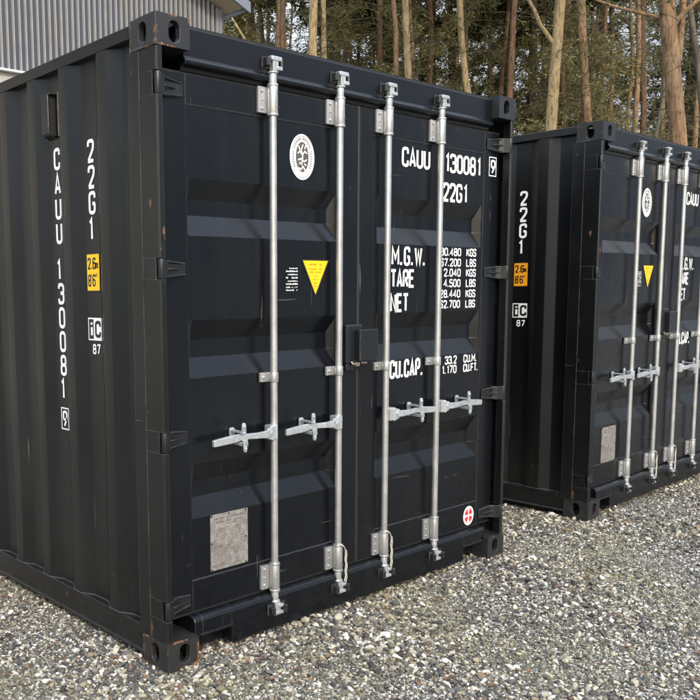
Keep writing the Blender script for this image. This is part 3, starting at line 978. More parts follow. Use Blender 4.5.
        bar = [(.040, .001, .017, -.024), (.085, -.001, .016, -.030), (.130, .000, .013, -.032), (.180, .002, .012, -.028), (.225, .003, .014, -.024), (.260, -.001, .017, -.022), (.335, -.006, .0155, -.022), (.372, -.009, .014, -.022)]
        vs = []
        for q, dz, hh, yy in bar:
            for a, b_ in ((-1, -1), (1, -1), (1, 1), (-1, 1)):
                vs.append((xr + sgn * q, ROD_Y + yy + .008 * a - .006, zc + dz + hh * b_))
        n = len(bar)
        h.add(vs, [(4 * i2 + k, 4 * i2 + (k + 1) % 4, 4 * i2 + 4 + (k + 1) % 4, 4 * i2 + 4 + k) for i2 in range(n - 1) for k in range(4)])
        h.add(vs, [(3, 2, 1, 0), (4 * n - 4, 4 * n - 3, 4 * n - 2, 4 * n - 1)])
        h.build('handle', M['galv2'], rod, bevel=.004)
        r_ = MB()
        xc = xr + sgn * .222
        ht = lambda dz, w: (xc, zc + dz, w)
        # backplate, hooked cradle below, swinging flap above
        outl = [(-.012, -.034), (-.014, .030), (-.008, .038), (.008, .038), (.014, .030), (.012, -.034)]
        r_.prism([(xc + a, zc + b_) for a, b_ in outl], 'y', .056, DY - .0045)
        r_.box(xc - .013, xc + .013, -.030, .0515, zc - .030, zc - .018)
        r_.prism([(xc - .013, zc - .030), (xc + .013, zc - .030), (xc + .013, zc - .004), (xc - .013, zc - .004)], 'y', -.030, -.020)
        r_.box(xc - .012, xc + .012, -.022, .0515, zc + .0205, zc + .029)
        r_.prism([(xc - .012, zc + .029), (xc + .012, zc + .029), (xc + .010, zc + .062), (xc, zc + .068), (xc - .010, zc + .062)], 'y', -.022, -.013)
        r_.prism([(xc - .010, zc - .030), (xc + .010, zc - .030), (xc + .008, zc - .055), (xc, zc - .060), (xc - .008, zc - .055)], 'y', -.0305, -.020)
        for dz in (.050, -.044):
            r_.tube([(xc, -.022 if dz > 0 else -.030, zc + dz), (xc, -.027 if dz > 0 else -.035, zc + dz)], .0065, 8)
        r_.build('handle_catch', M['galv2'], rod, bevel=.003)
        if i in (1, 2):
            w = MB()
            p = []
            for k in range(22):
                f = k / 21
                ang = f * 3.3
                if f < .45:
                    g_ = f / .45
                    p.append((xr - .026 + .056 * g_, ROD_Y - .022 - .010 * math.sin(g_ * 3.1), .335 - .045 * g_ * g_))
                else:
                    g_ = (f - .45) / .55
                    p.append((xr + .027 + .004 * math.sin(g_ * 3.0) + .003 * math.sin(g_ * 17), ROD_Y - .022, .290 - .150 * g_))
            w.tube(p, .0024, 6)
            w.tube([(q[0] + .006, q[1] - .003, q[2] - .006) for q in p[8:]], .0020, 6)
            w.build('tie_cord', M['cord'], rod, fix=False)
    return root

c1 = build_container()
c1['category'] = 'shipping container'
c1['group'] = 'black shipping containers on the gravel'
c2 = copy_tree(c1)
c2.location = (3.4502, .0039, .006)
c2.rotation_euler = (0, 0, .0230)
c1['label'] = 'black steel shipping container nearest the camera, whole door end in view, rusty corner casting'
for ch in c2.children_recursive:      # its height label is orange
    if ch.name.startswith('corner_casting'):
        ch.material_slots[0].link = 'OBJECT'; ch.material_slots[0].material = M['cast_clean']
    if ch.name.startswith('data_plate'):
        ch.location = (.012, 0, -.014)
    if ch.name.startswith('warning_triangle'):
        ch.location = (-.006, 0, .010)
    if ch.name.startswith('round_sticker'):
        ch.location = (.007, 0, -.006)
    if ch.name.startswith('height_label'):
        ch.data = ch.data.copy(); ch.data.materials[0] = M['orange']
c2['label'] = 'black steel shipping container standing behind to the right, cut off by the right edge'

# ------------------------------------------------------------------ gravel stones
def stone_mat():
    t = NT('pebble_stone')
    oi = t.n('ShaderNodeObjectInfo')
    r = oi.outputs['Random']
    r2 = t.math('FRACT', t.math('MULTIPLY', r, 37.77))
    geo = t.n('ShaderNodeNewGeometry')
    c1_ = t.ramp(r, [(0.00, (0.018, 0.018, 0.021)), (0.20, (0.042, 0.042, 0.047)), (0.36, (0.080, 0.078, 0.078)), (0.48, (0.145, 0.138, 0.125)),
                     (0.55, (0.14, 0.082, 0.050)), (0.60, (0.25, 0.21, 0.14)), (0.68, (0.35, 0.32, 0.25)), (0.78, (0.47, 0.43, 0.33)), (0.88, (0.60, 0.58, 0.51)), (0.955, (0.80, 0.78, 0.73))], 'CONSTANT')
    n_ = t.noise(0.9, 5, 0.6)
    c = t.mix(t.ramp(n_, [(0.35, 0.0), (0.7, 0.55)]), c1_, t.mix(0.5, c1_, (0.30, 0.27, 0.2)))
    hs_ = t.n('ShaderNodeHueSaturation', i_Saturation=1.0)
    t.l(c, hs_.inputs['Color'])
    t.l(t.math('ADD', t.math('MULTIPLY', r2, 0.6), 0.72), hs_.inputs['Value'])
    pos = t.n('ShaderNodeTexNoise', i_Scale=1.1, i_Detail=5.0)
    t.l(geo.outputs['Position'], pos.inputs['Vector'])
    mossy = t.math('MULTIPLY', t.ramp(pos.outputs['Fac'], [(0.45, 0.0), (0.64, 0.5)]), t.ramp(r2, [(0.2, 0.0), (0.8, 1.0)]))
    c = t.mix(mossy, hs_.outputs[0], (0.27, 0.245, 0.125))
    t.bump(t.noise(2.2, 5), 0.3, 0.3)
    return t.set(Base_Color=c, Roughness=0.72)
M['stone'] = stone_mat()
stones = bpy.data.collections.new('stone_shapes')
random.seed(3)
for k in range(9):
    b = bmesh.new()
    bmesh.ops.create_icosphere(b, subdivisions=2, radius=1)
    sc = Vector((1, random.uniform(.6, .95), random.uniform(.42, .75)))
    cuts = [(Vector((random.uniform(-1, 1), random.uniform(-1, 1), random.uniform(-1, 1))).normalized(), random.uniform(.42, .75)) for _ in range(9)]
    for v in b.verts:
        p = v.co.copy()
        for nn, dd in cuts:
            e = p.dot(nn) - dd
            if e > 0: p -= nn * e * .9
        p *= 1 + .16 * noise.noise(p * 1.5 + Vector((k * 7, 0, 0)))
        v.co = Vector((p.x * sc.x, p.y * sc.y, p.z * sc.z))
    me = bpy.data.meshes.new('stone_shape')
    b.to_mesh(me); b.free()
    me.materials.append(M['stone'])
    for p in me.polygons: p.use_smooth = (k % 3 == 0)
    stones.objects.link(bpy.data.objects.new('stone_shape', me))
def scatter():
    P, Sc, Ro = [], [], []
    co, si = math.cos(.023), math.sin(.023)
    def region(x0, x1, y0, y1, dens, med, sig, keep=None):
        n = int((x1 - x0) * (y1 - y0) * dens)
        X = rng.uniform(x0, x1, n); Y = rng.uniform(y0, y1, n)
        ok = ~((X > .05) & (X < 2.39) & (Y > .12) & (Y < 6.1))
        lx = (X - 3.45) * co + Y * si; ly = -(X - 3.45) * si + Y * co
        ok &= ~((lx > .05) & (lx < 2.39) & (ly > .12) & (ly < 6.1))
        if keep is not None: ok &= keep(X, Y)
        X, Y = X[ok], Y[ok]
        s = np.clip(rng.lognormal(math.log(med), sig, len(X)), .0028, .027)
        P.append(np.c_[X, Y]); Sc.append(s)
    # what the photograph sees: a wedge in front of the two door ends
    view = lambda X, Y: (X * .9 - Y * 1.0 < 3.9 + .0 * X) & (X + 1.9 > -.2) & ((X + 1.93) * .77 + (Y + 2.71) * .64 > 1.6) & (X * 1.3 + Y > -2.0) & (Y > -1.9)
    region(-1.4, 3.4, -1.9, 1.8, 12500, .0070, .46, view)
    region(3.4, 6.4, -1.3, 1.2, 8000, .0078, .42)
    region(-3.5, 8, -3.2, 3.5, 900, .0085, .4, lambda X, Y: ~view(X, Y) | (X > 6.4))
    region(2.4, 3.5, 1.2, 6.0, 1200, .009, .4)
    XY = np.concatenate(P); s = np.concatenate(Sc)
    s = .88 * s * np.array([1 + .55 * noise.noise(Vector((x * 1.3, y * 1.3, 4.4))) + .25 * noise.noise(Vector((x * 4, y * 4, 8.4))) for x, y in XY])
    Z = np.array([ground_z(float(x), float(y)) for x, y in XY]) + s * rng.uniform(.05, .65, len(s))
    co3 = np.c_[XY, Z].astype(np.float32)
    me = bpy.data.meshes.new('gravel_stones')
    me.vertices.add(len(co3))
    me.vertices.foreach_set('co', co3.ravel())
    a = me.attributes.new('size', 'FLOAT', 'POINT'); a.data.foreach_set('value', s.astype(np.float32))
    rot = np.c_[rng.normal(0, .35, len(s)), rng.normal(0, .35, len(s)), rng.uniform(0, 6.283, len(s))].astype(np.float32)
    a = me.attributes.new('turn', 'FLOAT_VECTOR', 'POINT'); a.data.foreach_set('vector', rot.ravel())
    me.materials.append(M['stone'])
    o = bpy.data.objects.new('gravel_stones', me)
    COL.objects.link(o)
    tag(o, 'mixed grey, cream and brown gravel stones lying in front of and between the containers', 'gravel', kind='stuff')
    g = bpy.data.node_groups.new('stone_scatter', 'GeometryNodeTree')
    g.interface.new_socket('Geometry', in_out='INPUT', socket_type='NodeSocketGeometry')
    g.interface.new_socket('Geometry', in_out='OUTPUT', socket_type='NodeSocketGeometry')
    gi = g.nodes.new('NodeGroupInput'); go = g.nodes.new('NodeGroupOutput')
    ip = g.nodes.new('GeometryNodeInstanceOnPoints')
    ci = g.nodes.new('GeometryNodeCollectionInfo'); ci.inputs['Collection'].default_value = stones
    ci.inputs['Separate Children'].default_value = True; ci.inputs['Reset Children'].default_value = True
    ip.inputs['Pick Instance'].default_value = True
    na = g.nodes.new('GeometryNodeInputNamedAttribute'); na.data_type = 'FLOAT'; na.inputs['Name'].default_value = 'size'
    nb = g.nodes.new('GeometryNodeInputNamedAttribute'); nb.data_type = 'FLOAT_VECTOR'; nb.inputs['Name'].default_value = 'turn'
    e2r = g.nodes.new('FunctionNodeEulerToRotation')
    g.links.new(gi.outputs[0], ip.inputs['Points']); g.links.new(ci.outputs[0], ip.inputs['Instance'])
    g.links.new(nb.outputs[0], e2r.inputs[0]); g.links.new(e2r.outputs[0], ip.inputs['Rotation'])
    g.links.new(na.outputs[0], ip.inputs['Scale'])
    g.links.new(ip.outputs[0], go.inputs[0])
    md = o.modifiers.new('scatter', 'NODES'); md.node_group = g
    print('stones', len(s))
scatter()

M['dry_leaf'] = simple('dry_leaf', (0.16, 0.075, 0.035), 0.7, var=.5, scale=9)
lv = MB()
gl = random.Random(21)
for _ in range(330):
    x = gl.uniform(-1.0, 5.5); y = gl.uniform(-1.8, .1)
    if gl.random() < .25: x = gl.uniform(-.9, -.05); y = gl.uniform(.2, 2.2)
    z = ground_z(x, y) + .016; a = gl.uniform(0, 6.28); L = gl.uniform(.008, .022); w = L * gl.uniform(.3, .55)
    ca, sa = math.cos(a), math.sin(a)
    P_ = [(-L, 0, gl.uniform(0, .006)), (-L * .3, w, .002), (L * .5, w * .8, gl.uniform(0, .006)), (L, 0, gl.uniform(0, .008)), (L * .4, -w, .003), (-L * .4, -w * .8, 0), (0, 0, -.002)]
    vs = [(x + px * ca - py * sa, y + px * sa + py * ca, z + pz) for px, py, pz in P_]
    lv.add(vs, [(6, k, (k + 1) % 6) for k in range(6)])
lvo = lv.build('dry_leaves', M['dry_leaf'], fix=False)
tag(lvo, 'small dry brown leaf bits strewn over the gravel', 'leaves', kind='stuff')

# ------------------------------------------------------------------ building behind on the left
M['slat'] = simple('pale_slat', (0.34, 0.335, 0.315), 0.5, var=0.2, scale=6)
M['slat_back'] = simple('slat_backing', (0.055, 0.062, 0.085), 0.6)
M['bwall'] = simple('pale_render', (0.40, 0.39, 0.36), 0.8, bump=.2)
M['soffit'] = simple('soffit_board', (0.42, 0.34, 0.24), 0.75, var=.18, scale=14, bump=.2)
M['barge'] = simple('grey_trim', (0.16, 0.18, 0.22), 0.5)
M['rooft'] = simple('dark_roofing', (0.035, 0.037, 0.042), 0.6)
M['glass'] = simple('dark_glass', (0.02, 0.025, 0.03), 0.08)
M['flash'] = simple('white_flashing', (0.78, 0.78, 0.76), 0.4)
bld = empty('clad_building', (0, 8.0, 0))
tag(bld, 'building with vertical slatted cladding and pitched roof behind the left container', 'building')
YB = 0.0
BX0, BX1 = -7.5, 6.93
def rz(x):   # underside of the gable roof
    return 5.93 + (6.93 - x) * .39 if x > -.3 else 5.93 + (x + 7.5) * .39
mb = MB()
mb.box(BX0, BX1, YB + .03, YB + 7.5, 0, 4.43)
mb.build('lower_wall', M['bwall'], bld)
mb = MB()
mb.prism([(BX0, 4.43), (BX1, 4.43), (BX1, rz(BX1)), (-.3, rz(-.299)), (BX0, rz(BX0))], 'y', YB + .03, YB + 7.5)
mb.build('upper_wall', M['slat_back'], bld)
mb = MB()
x = BX0 + .02
while x < BX1 - .05:
    w = .022
    z1 = rz(x + w / 2) - .02
    mb.prism([(x, YB + .029), (x + .006, YB - .012), (x + w - .006, YB - .012), (x + w, YB + .029)], 'z', 4.47, z1)
    x += .0885
mb.build('slat_cladding', M['slat'], bld, fix=True)
mb = MB(); mb.box(BX0, BX1, YB - .05, YB + .028, 4.435, 4.462)
mb.build('wall_flashing', M['flash'], bld, bevel=.004)
mb = MB(); mb.box(BX1 - .055, BX1 + .01, YB - .03, YB + .04, 4.465, 5.91)
mb.build('corner_board', M['barge'], bld)
# roof: two slopes, soffit strip towards the camera, barge boards
mb = MB()
OV = .38
for sx, (xa, xb) in ((1, (-.3, 7.12)), (-1, (-.3, -7.7))):
    za, zb = rz(-.299), rz(-.299) - abs(xb + .3) * .39
    mb.prism([(xa, za + .06), (xb, zb + .06), (xb, zb + .20), (xa, za + .20)], 'y', YB - OV, YB + 7.9)
mb.build('roof', M['rooft'], bld)
mb = MB()
for xa, xb in ((-.3, 7.08), (-.3, -7.66)):
    za, zb = rz(-.299), rz(-.299) - abs(xb + .3) * .39
    mb.prism([(xa, za + .001), (xb, zb + .001), (xb, zb + .058), (xa, za + .058)], 'y', YB - OV + .02, YB + 7.8)
mb.build('soffit', M['soffit'], bld)
mb = MB()
for xa, xb in ((-.3, 7.20), (-.3, -7.78)):
    za, zb = rz(-.299), rz(-.299) - abs(xb + .3) * .39
    mb.prism([(xa, za - .01), (xb, zb - .01), (xb, zb + .15), (xa, za + .15)], 'y', YB - OV - .03, YB - OV - .002)
mb.build('barge_board', M['barge'], bld)
mb = MB()
mb.tube([(7.16, YB - OV, 5.91), (7.16, YB + 7.9, 5.91)], .065, 12)
mb.build('gutter', M['barge'], bld)
for xw in (-5.5, -2.5, .8, 4.2):
    mb = MB(); mb.box(xw, xw + 1.3, YB - .03, YB + .0295, 1.0, 2.3)
    wn = mb.build('window', M['flash'], bld)
    mb = MB(); mb.box(xw + .07, xw + 1.23, YB - .034, YB - .0305, 1.07, 2.23)
    mb.build('pane', M['glass'], wn)

# ------------------------------------------------------------------ trees
def bark(name, c0, c1_, c2_, vs=1.0):
    t = NT(name)
    v = t.mapping((7, 7, 1.6))
    a = t.noise(1.6, 6, 0.65, vec=v)
    b = t.noise(0.7, 4)
    c = t.mix(t.ramp(a, [(0.35, 0.0), (0.62, 1.0)]), c0, c1_)
    c = t.mix(t.ramp(b, [(0.45, 0.0), (0.62, 0.8)]), c, c2_)
    fis = t.noise(2.6, 8, 0.75, vec=t.mapping((9, 9, 2.2)))
    c = t.mix(t.ramp(fis, [(0.36, 0.85), (0.50, 0.0)]), c, tuple(v * .28 for v in c0))
    lic = t.noise(5, 5, 0.7)
    c = t.mix(t.ramp(lic, [(0.60, 0.0), (0.68, 0.35)]), c, (0.20, 0.20, 0.13))
    t.bump(t.math('ADD', a, fis), 1.0, 0.05)
    return t.set(Base_Color=c, Roughness=0.9, Specular_IOR_Level=0.2)
M['bark_orange'] = bark('pine_bark_orange', (0.18, 0.11, 0.062), (0.42, 0.27, 0.155), (0.33, 0.24, 0.15))
M['bark_red'] = bark('pine_bark_red', (0.11, 0.065, 0.04), (0.25, 0.145, 0.085), (0.19, 0.13, 0.085))
M['bark_pale'] = bark('pale_bark', (0.30, 0.21, 0.105), (0.56, 0.42, 0.235), (0.44, 0.34, 0.18))  # warmth of the sun on the trunks is put into this colour
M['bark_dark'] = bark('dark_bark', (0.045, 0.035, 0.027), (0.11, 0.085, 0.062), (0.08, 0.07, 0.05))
M['bark_grey'] = bark('grey_bark', (0.10, 0.085, 0.065), (0.20, 0.17, 0.13), (0.15, 0.14, 0.10))
M['twig'] = bark('bare_twig', (0.09, 0.075, 0.045), (0.19, 0.155, 0.09), (0.13, 0.115, 0.06))
def leafmat(name, c0, c1_, c2_):
    t = NT(name)
    geo = t.n('ShaderNodeNewGeometry')
    r = geo.outputs['Random Per Island']
    big = t.noise(0.55, 3)
    c = t.ramp(r, [(0.0, c0), (0.55, c1_), (1.0, c2_)])
    c = t.mix(t.ramp(big, [(0.42, 0.0), (0.62, 0.6)]), c, c0)
    m_ = t.set(Base_Color=c, Roughness=0.7, Specular_IOR_Level=0.25)
    tr = t.n('ShaderNodeBsdfTranslucent'); t.l(c, tr.inputs['Color'])
    mx = t.n('ShaderNodeMixShader', i_0=0.3)
    out = t.t.nodes['Material Output']
    t.l(t.b.outputs[0], mx.inputs[1]); t.l(tr.outputs[0], mx.inputs[2]); t.l(mx.outputs[0], out.inputs[0])
    return m_
M['leaf_dark'] = leafmat('dark_needles', (0.012, 0.022, 0.012), (0.040, 0.060, 0.021), (0.105, 0.120, 0.038))
M['leaf_olive'] = leafmat('olive_needles', (0.06, 0.075, 0.024), (0.18, 0.17, 0.055), (0.35, 0.30, 0.105))
M['leaf_brown'] = leafmat('dry_olive_twigs', (0.085, 0.080, 0.032), (0.19, 0.165, 0.065), (0.35, 0.28, 0.12))

def sprays(name, seed, z0, z1, reach, nb, per, size, mats, droop, parentless=True, dens=1.0, wid=.14):
    """needle sprays along drooping branches: many small slim blades with gaps between"""
    g = np.random.default_rng(seed)
    V, F, MI = [], [], []
    tw = MB()
    for b in range(nb):
        h = z0 + (z1 - z0) * g.random()
        f = (h - z0) / (z1 - z0)
        L = reach * (1 - .75 * f ** 1.6) * g.uniform(.55, 1.1)
        az = g.uniform(0, 2 * math.pi)
        d = np.array([math.cos(az), math.sin(az), 0.0])
        pts = []
        for k in range(6):
            s = k / 5
            pts.append((d[0] * L * s + g.normal(0, .03), d[1] * L * s + g.normal(0, .03), h + L * (g.uniform(.02, .14) * s - droop * s * s)))
        tw.tube(pts, [.016 * (1 - .8 * k / 5) for k in range(6)], 3, caps=False)
        pts = np.array(pts)
        n = int(per * L / reach)
        nc = max(3, int(L * 4.5))                      # needle clumps strung along the branch
        sc_ = g.uniform(.2, 1.0, nc) ** .8
        ic = np.clip((sc_ * 5).astype(int), 0, 4); fc = (sc_ * 5 - ic)[:, None]
        Cc = pts[ic] * (1 - fc) + pts[ic + 1] * fc
        side = np.array([-d[1], d[0], 0.0])
        Cc += side[None, :] * g.normal(0, .26, (nc, 1)) * (1.1 - sc_[:, None] * .6) + np.c_[np.zeros(nc), np.zeros(nc), -np.abs(g.normal(0, .16, nc)) * (1 + droop)]
        Dc = d[None, :] * g.uniform(.3, 1.0, (nc, 1)) + g.normal(0, .45, (nc, 3)) + np.array([0, 0, -droop])
        Dc /= np.linalg.norm(Dc, axis=1)[:, None]
        w_ = g.integers(0, nc, n)
        P = Cc[w_] + Dc[w_] * g.uniform(-.20, .24, (n, 1)) + g.normal(0, .045, (n, 3))
        D = Dc[w_] + g.normal(0, .5, (n, 3))
        D /= np.linalg.norm(D, axis=1)[:, None]
        N = g.normal(0, 1, (n, 3)); U = np.cross(D, N); U /= np.linalg.norm(U, axis=1)[:, None]
        ll = (size * g.uniform(.5, 1.5, n))[:, None]; w = ll * wid * g.uniform(.6, 1.4, (n, 1))
        A = P; B = P + D * ll * .5 + U * w; C = P + D * ll; E = P + D * ll * .5 - U * w
        V.append(np.stack([A, B, C, E], 1).reshape(-1, 3))
    V = np.concatenate(V); n = len(V) // 4
    me = bpy.data.meshes.new(name)
    me.vertices.add(len(V)); me.vertices.foreach_set('co', V.astype(np.float32).ravel())
    me.loops.add(n * 4); me.loops.foreach_set('vertex_index', np.arange(n * 4, dtype=np.int32))
    me.polygons.add(n); me.polygons.foreach_set('loop_start', np.arange(0, n * 4, 4, dtype=np.int32))
    me.polygons.foreach_set('loop_total', np.full(n, 4, dtype=np.int32))
    for mm in mats: me.materials.append(mm)
    if len(mats) > 1:
        me.polygons.foreach_set('material_index', (g.random(n) < .35).astype(np.int32))
    me.update(calc_edges=True)
    t2 = bpy.data.meshes.new(name + '_twigs')
    t2.from_pydata(tw.v, [], tw.f); t2.materials.append(M['twig'])
    return me, t2
def bare_twigs(seed, z0, z1, reach, nb, r0=.008, droop=.25):
    g = random.Random(seed)
    tw = MB()
    for b in range(nb):
        h = g.uniform(z0, z1); az = g.uniform(0, 2 * math.pi); L = reach * g.uniform(.3, 1)
        p = Vector((0, 0, h)); d = Vector((math.cos(az), math.sin(az), g.uniform(-.25, .45)))
        pts = [p.copy()]
        for k in range(6):
            d = (d + Vector((g.gauss(0, .10), g.gauss(0, .10), g.gauss(-droop * .2, .08)))).normalized()
            p = p + d * L / 6
            pts.append(p.copy())
            if k > 0 and g.random() < .8:
                q = p.copy(); e = (d + Vector((g.gauss(0, .6), g.gauss(0, .6), g.gauss(0, .5)))).normalized()
                sp_ = [q.copy()]
                for j in range(3):
                    e = (e + Vector((g.gauss(0, .25), g.gauss(0, .25), g.gauss(0, .2)))).normalized()
                    q = q + e * L * .11; sp_.append(q.copy())
                tw.tube(sp_, [r0 * .45, r0 * .4, r0 * .3, r0 * .2], 3, caps=False)
        tw.tube(pts, [r0 * (1 - .75 * k / 6) for k in range(7)], 4, caps=False)
    me = bpy.data.meshes.new('twigs')
    me.from_pydata(tw.v, [], tw.f); me.materials.append(M['twig'])
    return me

def trunk_mesh(kx, ky, r, H, seed, mat, kinks=0.0, taper=.55):
    g = random.Random(seed)
    mb = MB(); pts, rad = [], []
    n = 18
    for k in range(n + 1):
        z = -.1 + (H + .1) * k / n
        f = k / n
        wx = kinks * noise.noise(Vector((seed * 3.1, z * .35, 0))); wy = kinks * noise.noise(Vector((seed * 3.1, z * .35, 9)))
        pts.append((kx * z + wx, ky * z + wy, z))
        rad.append(.86 * r * (1.35 - .35 * min(1, z / 1.0) if z < 1 else 1.0) * (1.18 - .9 * f * taper) * (1 + .05 * g.uniform(-1, 1)))
    mb.tube(pts, rad, 14)
    me = bpy.data.meshes.new('trunk')
    me.from_pydata(mb.v, [], mb.f); me.materials.append(M[mat])
    for p in me.polygons: p.use_smooth = True
    return me
def obj(name, me, parent=None, loc=(0, 0, 0), rz_=0.0, sc=1.0):
    o = bpy.data.objects.new(name, me)
    COL.objects.link(o)
    o.parent = parent
    o.location = loc; o.rotation_euler = (0, 0, rz_); o.scale = (sc,) * 3
    return o

crown_top = [sprays('pine_crown', 100 + k, 10.0, 17.0, 2.2, 60, 260, .26, [M['leaf_dark'], M['leaf_olive']], .15) for k in range(2)]
twigsets = [bare_twigs(200 + k, 3.0, 10.5, 1.5, 60) for k in range(4)]
midcrown = [sprays('thin_crown', 150 + k, 3.0, 11.0, 1.9, 60, 200, .12, [M['leaf_brown'], M['leaf_olive']], .3, wid=.10) for k in range(2)]

# x, y, lean x, lean y, radius, bark, foliage kind, kink, label
TR = [
 (14.52, 14.82, -.059, .049, .11, 'bark_red', 1, .1, 'reddish pine trunk just right of the slatted building'),
 (13.57, 13.01, -.038, .032, .095, 'bark_pale', 0, .2, 'pale slim trunk standing above the second locking rod, left of a forked pair'),
 (10.90, 10.03, .015, -.012, .10, 'bark_pale', 0, .1, 'pale split trunk with torn bark close behind the left container'),
 (13.17, 12.03, .014, -.012, .075, 'bark_pale', 1, .15, 'narrow straight pale trunk touching the torn trunk on its right'),
 (17.06, 15.31, .053, -.045, .09, 'bark_red', 1, .2, 'reddish leaning trunk above the gap between second and third locking rods'),
 (20.41, 17.72, .034, -.029, .075, 'bark_red', 1, .1, 'thin reddish trunk behind the reddish leaning one'),
 (14.44, 9.67, -.054, .045, .095, 'bark_pale', 0, .08, 'straight tan trunk rising above the third and fourth locking rods'),
 (16.70, 9.09, -.113, .094, .09, 'bark_pale', 0, .22, 'tan trunk leaning left over the fourth locking rod'),
 (21.65, 12.77, -.009, .007, .072, 'bark_orange', 1, .05, 'very thin orange trunk left of the container corner casting'),
 (13.66, 6.41, .030, -.025, .115, 'bark_pale', 0, .06, 'bright pale trunk with a side limb in front of the other trees'),
 (18.56, 7.54, -.070, .059, .115, 'bark_orange', 1, .1, 'brown pine trunk between the pale limbed tree and a thin red one'),
 (21.38, 9.09, -.005, .004, .06, 'bark_red', 0, .05, 'thin straight red trunk above the corner casting of the right container'),
 (23.37, 8.72, -.024, .020, .10, 'bark_red', 1, .1, 'brown pine trunk with green growth left of the thick orange pine'),
 (13.03, 3.04, -.109, .091, .14, 'bark_orange', 1, .0, 'thick orange pine at the far right, the widest trunk'),
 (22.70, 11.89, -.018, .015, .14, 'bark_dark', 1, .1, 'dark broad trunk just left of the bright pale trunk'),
 (17.05, 6.19, .071, -.059, .045, 'bark_grey', 0, .3, 'thin greenish leaning sapling left of the thick orange pine'),
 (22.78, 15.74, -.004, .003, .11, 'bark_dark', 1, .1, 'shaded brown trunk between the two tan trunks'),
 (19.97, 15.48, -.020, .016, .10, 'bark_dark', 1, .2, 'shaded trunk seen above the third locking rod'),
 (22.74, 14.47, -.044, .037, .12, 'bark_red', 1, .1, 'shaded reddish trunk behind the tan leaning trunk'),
 (27.02, 13.50, -.057, .048, .09, 'bark_grey', 1, .1, 'grey trunk far behind the left side of the bright pale trunk'),
 (15.61, 3.49, -.130, .109, .06, 'bark_grey', 0, .5, 'thin grey leaning tree at the right edge against the sky'),
]
for i, (x, y, kx, ky, r, mat, kind, kink, lab) in enumerate(TR):
    e = empty('pine_tree' if 'pale' not in mat else 'bare_tree', (x, y, 0))
    tag(e, lab, 'tree', 'trees behind the containers')
    obj('trunk', trunk_mesh(kx, ky, r, 17, i + 1, mat, kink), e)
    def off(z): return (kx * z, ky * z, 0)
    obj('twigs', twigsets[i % 4], e, off(7), i * 1.3)
    if kind == 1:
        me, t2 = crown_top[i % 2]
        obj('crown', me, e, off(13), i * .9)
    if i in (0, 4, 8, 10, 14, 16, 18, 19):
        me, t2 = midcrown[i % 2]
        obj('foliage', me, e, off(7), i * .7)
    if i == 9:    # the limb forking to the left
        mb = MB()
        P0 = Vector((.30 * .03 * 6, -.15, 6.05))
        mb.tube([(kx * 6.0, ky * 6.0, 5.95), (kx * 6 - .02, ky * 6 + .04, 6.2), (-.13, .03, 6.55), (-.16, .12, 6.8), (-.30, .25, 7.1), (-.62, .5, 7.6), (-1.0, .8, 8.3)], [.05, .045, .04, .036, .032, .026, .015], 8)
        mb.build('limb', M['bark_pale'], e, fix=False)
    if i == 2:
        mb = MB()
        mb.tube([(0.05, 0, 3.9), (.0, .02, 4.6), (-.35, .25, 5.4), (-.95, .6, 6.3), (-1.5, 1.0, 7.4)], [.05, .045, .035, .028, .015], 7)
        mb.tube([(-.05, 0, 4.2), (-.5, .3, 4.75), (-1.1, .7, 4.8), (-1.5, 1.0, 4.9)], [.03, .024, .016, .008], 6)
        mb.tube([(-.40, .27, 5.45), (-.25, .2, 6.0), (.1, -.1, 6.5)], [.02, .015, .008], 6)
        mb.build('limb', M['bark_pale'], e, fix=False)
    if i == 13:
        mb = MB()
        mb.tube([(-.60, .5, 5.6), (-.45, .32, 5.85), (-.20, .1, 6.15), (.25, -.25, 6.6)], [.05, .04, .03, .018], 7)
        mb.tube([(-.55, .45, 5.7), (-1.2, 1.1, 5.95), (-2.1, 1.9, 6.4)], [.035, .025, .012], 6)
        mb.tube([(-.45, .40, 5.1), (-.43, .35, 7.0), (-.45, .30, 9.0), (-.6, .35, 12.0)], [.05, .055, .055, .03], 8)
        mb.build('limb', M['bark_orange'], e, fix=False)

# more slim trunks standing between the described ones
gs = random.Random(77)
slim_me = [trunk_mesh(0, 0, r_, 16, 90 + k, mt, .2, .6) for k, (r_, mt) in enumerate(((.085, 'bark_orange'), (.07, 'bark_red'), (.06, 'bark_pale'), (.095, 'bark_red')))]
slim_spots = []
F2 = Vector((fwd.x, fwd.y)).normalized(); R2 = Vector((F2.y, -F2.x))
while len(slim_spots) < 30:
    d_ = gs.uniform(21, 34); s_ = gs.uniform(.02, .60)
    x = -1.93 + F2.x * d_ + R2.x * d_ * s_; y = -2.71 + F2.y * d_ + R2.y * d_ * s_
    if (x < 9.2 and y < 17.5) or any((x - a) ** 2 + (y - b) ** 2 < 1.6 for a, b in slim_spots): continue
    slim_spots.append((x, y))
    k = gs.randrange(4)
    e = empty('slim_pine', (x, y, 0), gs.uniform(0, 6.28))
    tag(e, 'slim bare pine trunk standing among the trees behind the containers', 'tree', 'slim pines in the wood behind the containers')
    e.rotation_euler[0] = gs.uniform(-.05, .05); e.rotation_euler[1] = gs.uniform(-.05, .05)
    obj('trunk', slim_me[k], e)
    obj('twigs', twigsets[k], e, (0, 0, 0), 0, 1.0)

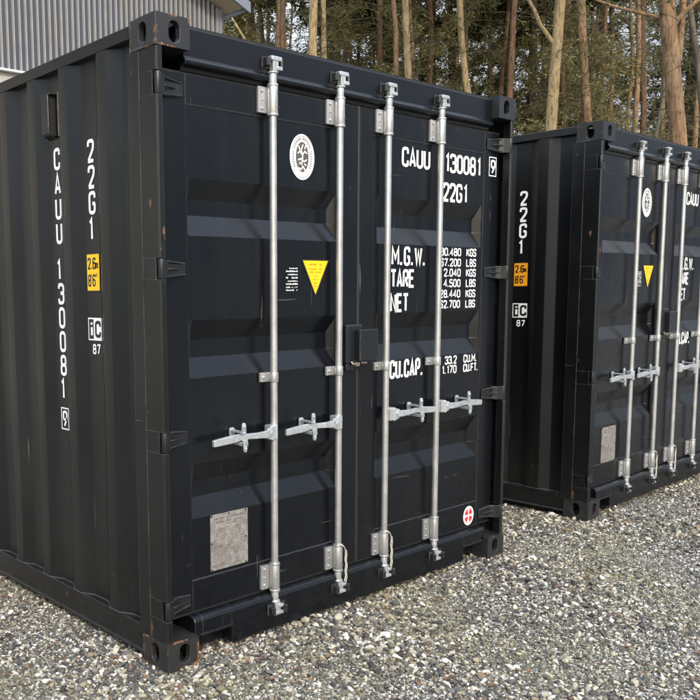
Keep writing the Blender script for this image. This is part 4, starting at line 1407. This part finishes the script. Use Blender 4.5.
# rows of spruces and thin conifers farther back, copies of a few prototypes
spruce = [sprays('spruce_crown', 300 + k, 1.0, 17.0, 2.6, 140, 230, .165, [M['leaf_dark'], M['leaf_olive']], .35) for k in range(3)]
olive = [sprays('olive_crown', 400 + k, 1.5, 13.0, 2.4, 130, 330, .115, [M['leaf_brown'], M['leaf_olive']], .25, wid=.10) for k in range(2)]
protos = []
for k in range(3):
    e = empty('spruce_tree')
    obj('trunk', trunk_mesh(0, 0, .15, 17.5, 50 + k, 'bark_dark', .1, .8), e)
    obj('crown', spruce[k][0], e); obj('twigs', spruce[k][1], e)
    protos.append((e, 'spruce'))
for k in range(2):
    e = empty('thin_conifer')
    obj('trunk', trunk_mesh(0, 0, .10, 14, 60 + k, 'bark_red' if k else 'bark_pale', .25, .6), e)
    obj('crown', olive[k][0], e); obj('twigs', olive[k][1], e)
    protos.append((e, 'olive'))
used = [False] * 5
F2 = Vector((fwd.x, fwd.y)).normalized(); R2 = Vector((F2.y, -F2.x))
gr = random.Random(5)
spots = []
def okspot(p, dmin):
    return all((p[0] - q[0]) ** 2 + (p[1] - q[1]) ** 2 > dmin ** 2 for q in spots)
def inside_building(x, y): return x < 9.2 and y < 17.5
# (distance band, lateral spread per metre, count, kinds, spacing)
for d0, d1, cnt, kinds, dm in ((22, 30, 17, (3, 4, 3, 0), 1.9), (30, 38, 14, (0, 1, 3, 2, 4), 2.2), (38, 50, 10, (0, 1, 2), 2.6)):
    c = tries = 0
    while c < cnt and tries < 4000:
        tries += 1
        d = gr.uniform(d0, d1)
        s = gr.uniform(-.12, .66)
        x = -1.93 + F2.x * d + R2.x * d * s; y = -2.71 + F2.y * d + R2.y * d * s
        # a thinner stand at the right lets the sky through
        if s > .42 and gr.random() < .62: continue
        if inside_building(x, y) or not okspot((x, y), dm): continue
        spots.append((x, y)); c += 1
        k = gr.choice(kinds)
        e0, kd = protos[k]
        e = e0 if not used[k] else copy_tree(e0)
        used[k] = True
        e.location = (x, y, 0); e.rotation_euler = (gr.uniform(-.02, .02), gr.uniform(-.02, .02), gr.uniform(0, 6.28))
        s_ = gr.uniform(.8, 1.15); e.scale = (s_, s_, s_)
        if kd == 'spruce':
            tag(e, 'dark green spruce in the wood far behind the containers', 'tree', 'spruces in the wood behind the containers')
        else:
            tag(e, 'thin olive brown conifer in the wood behind the containers', 'tree', 'thin conifers in the wood behind the containers')
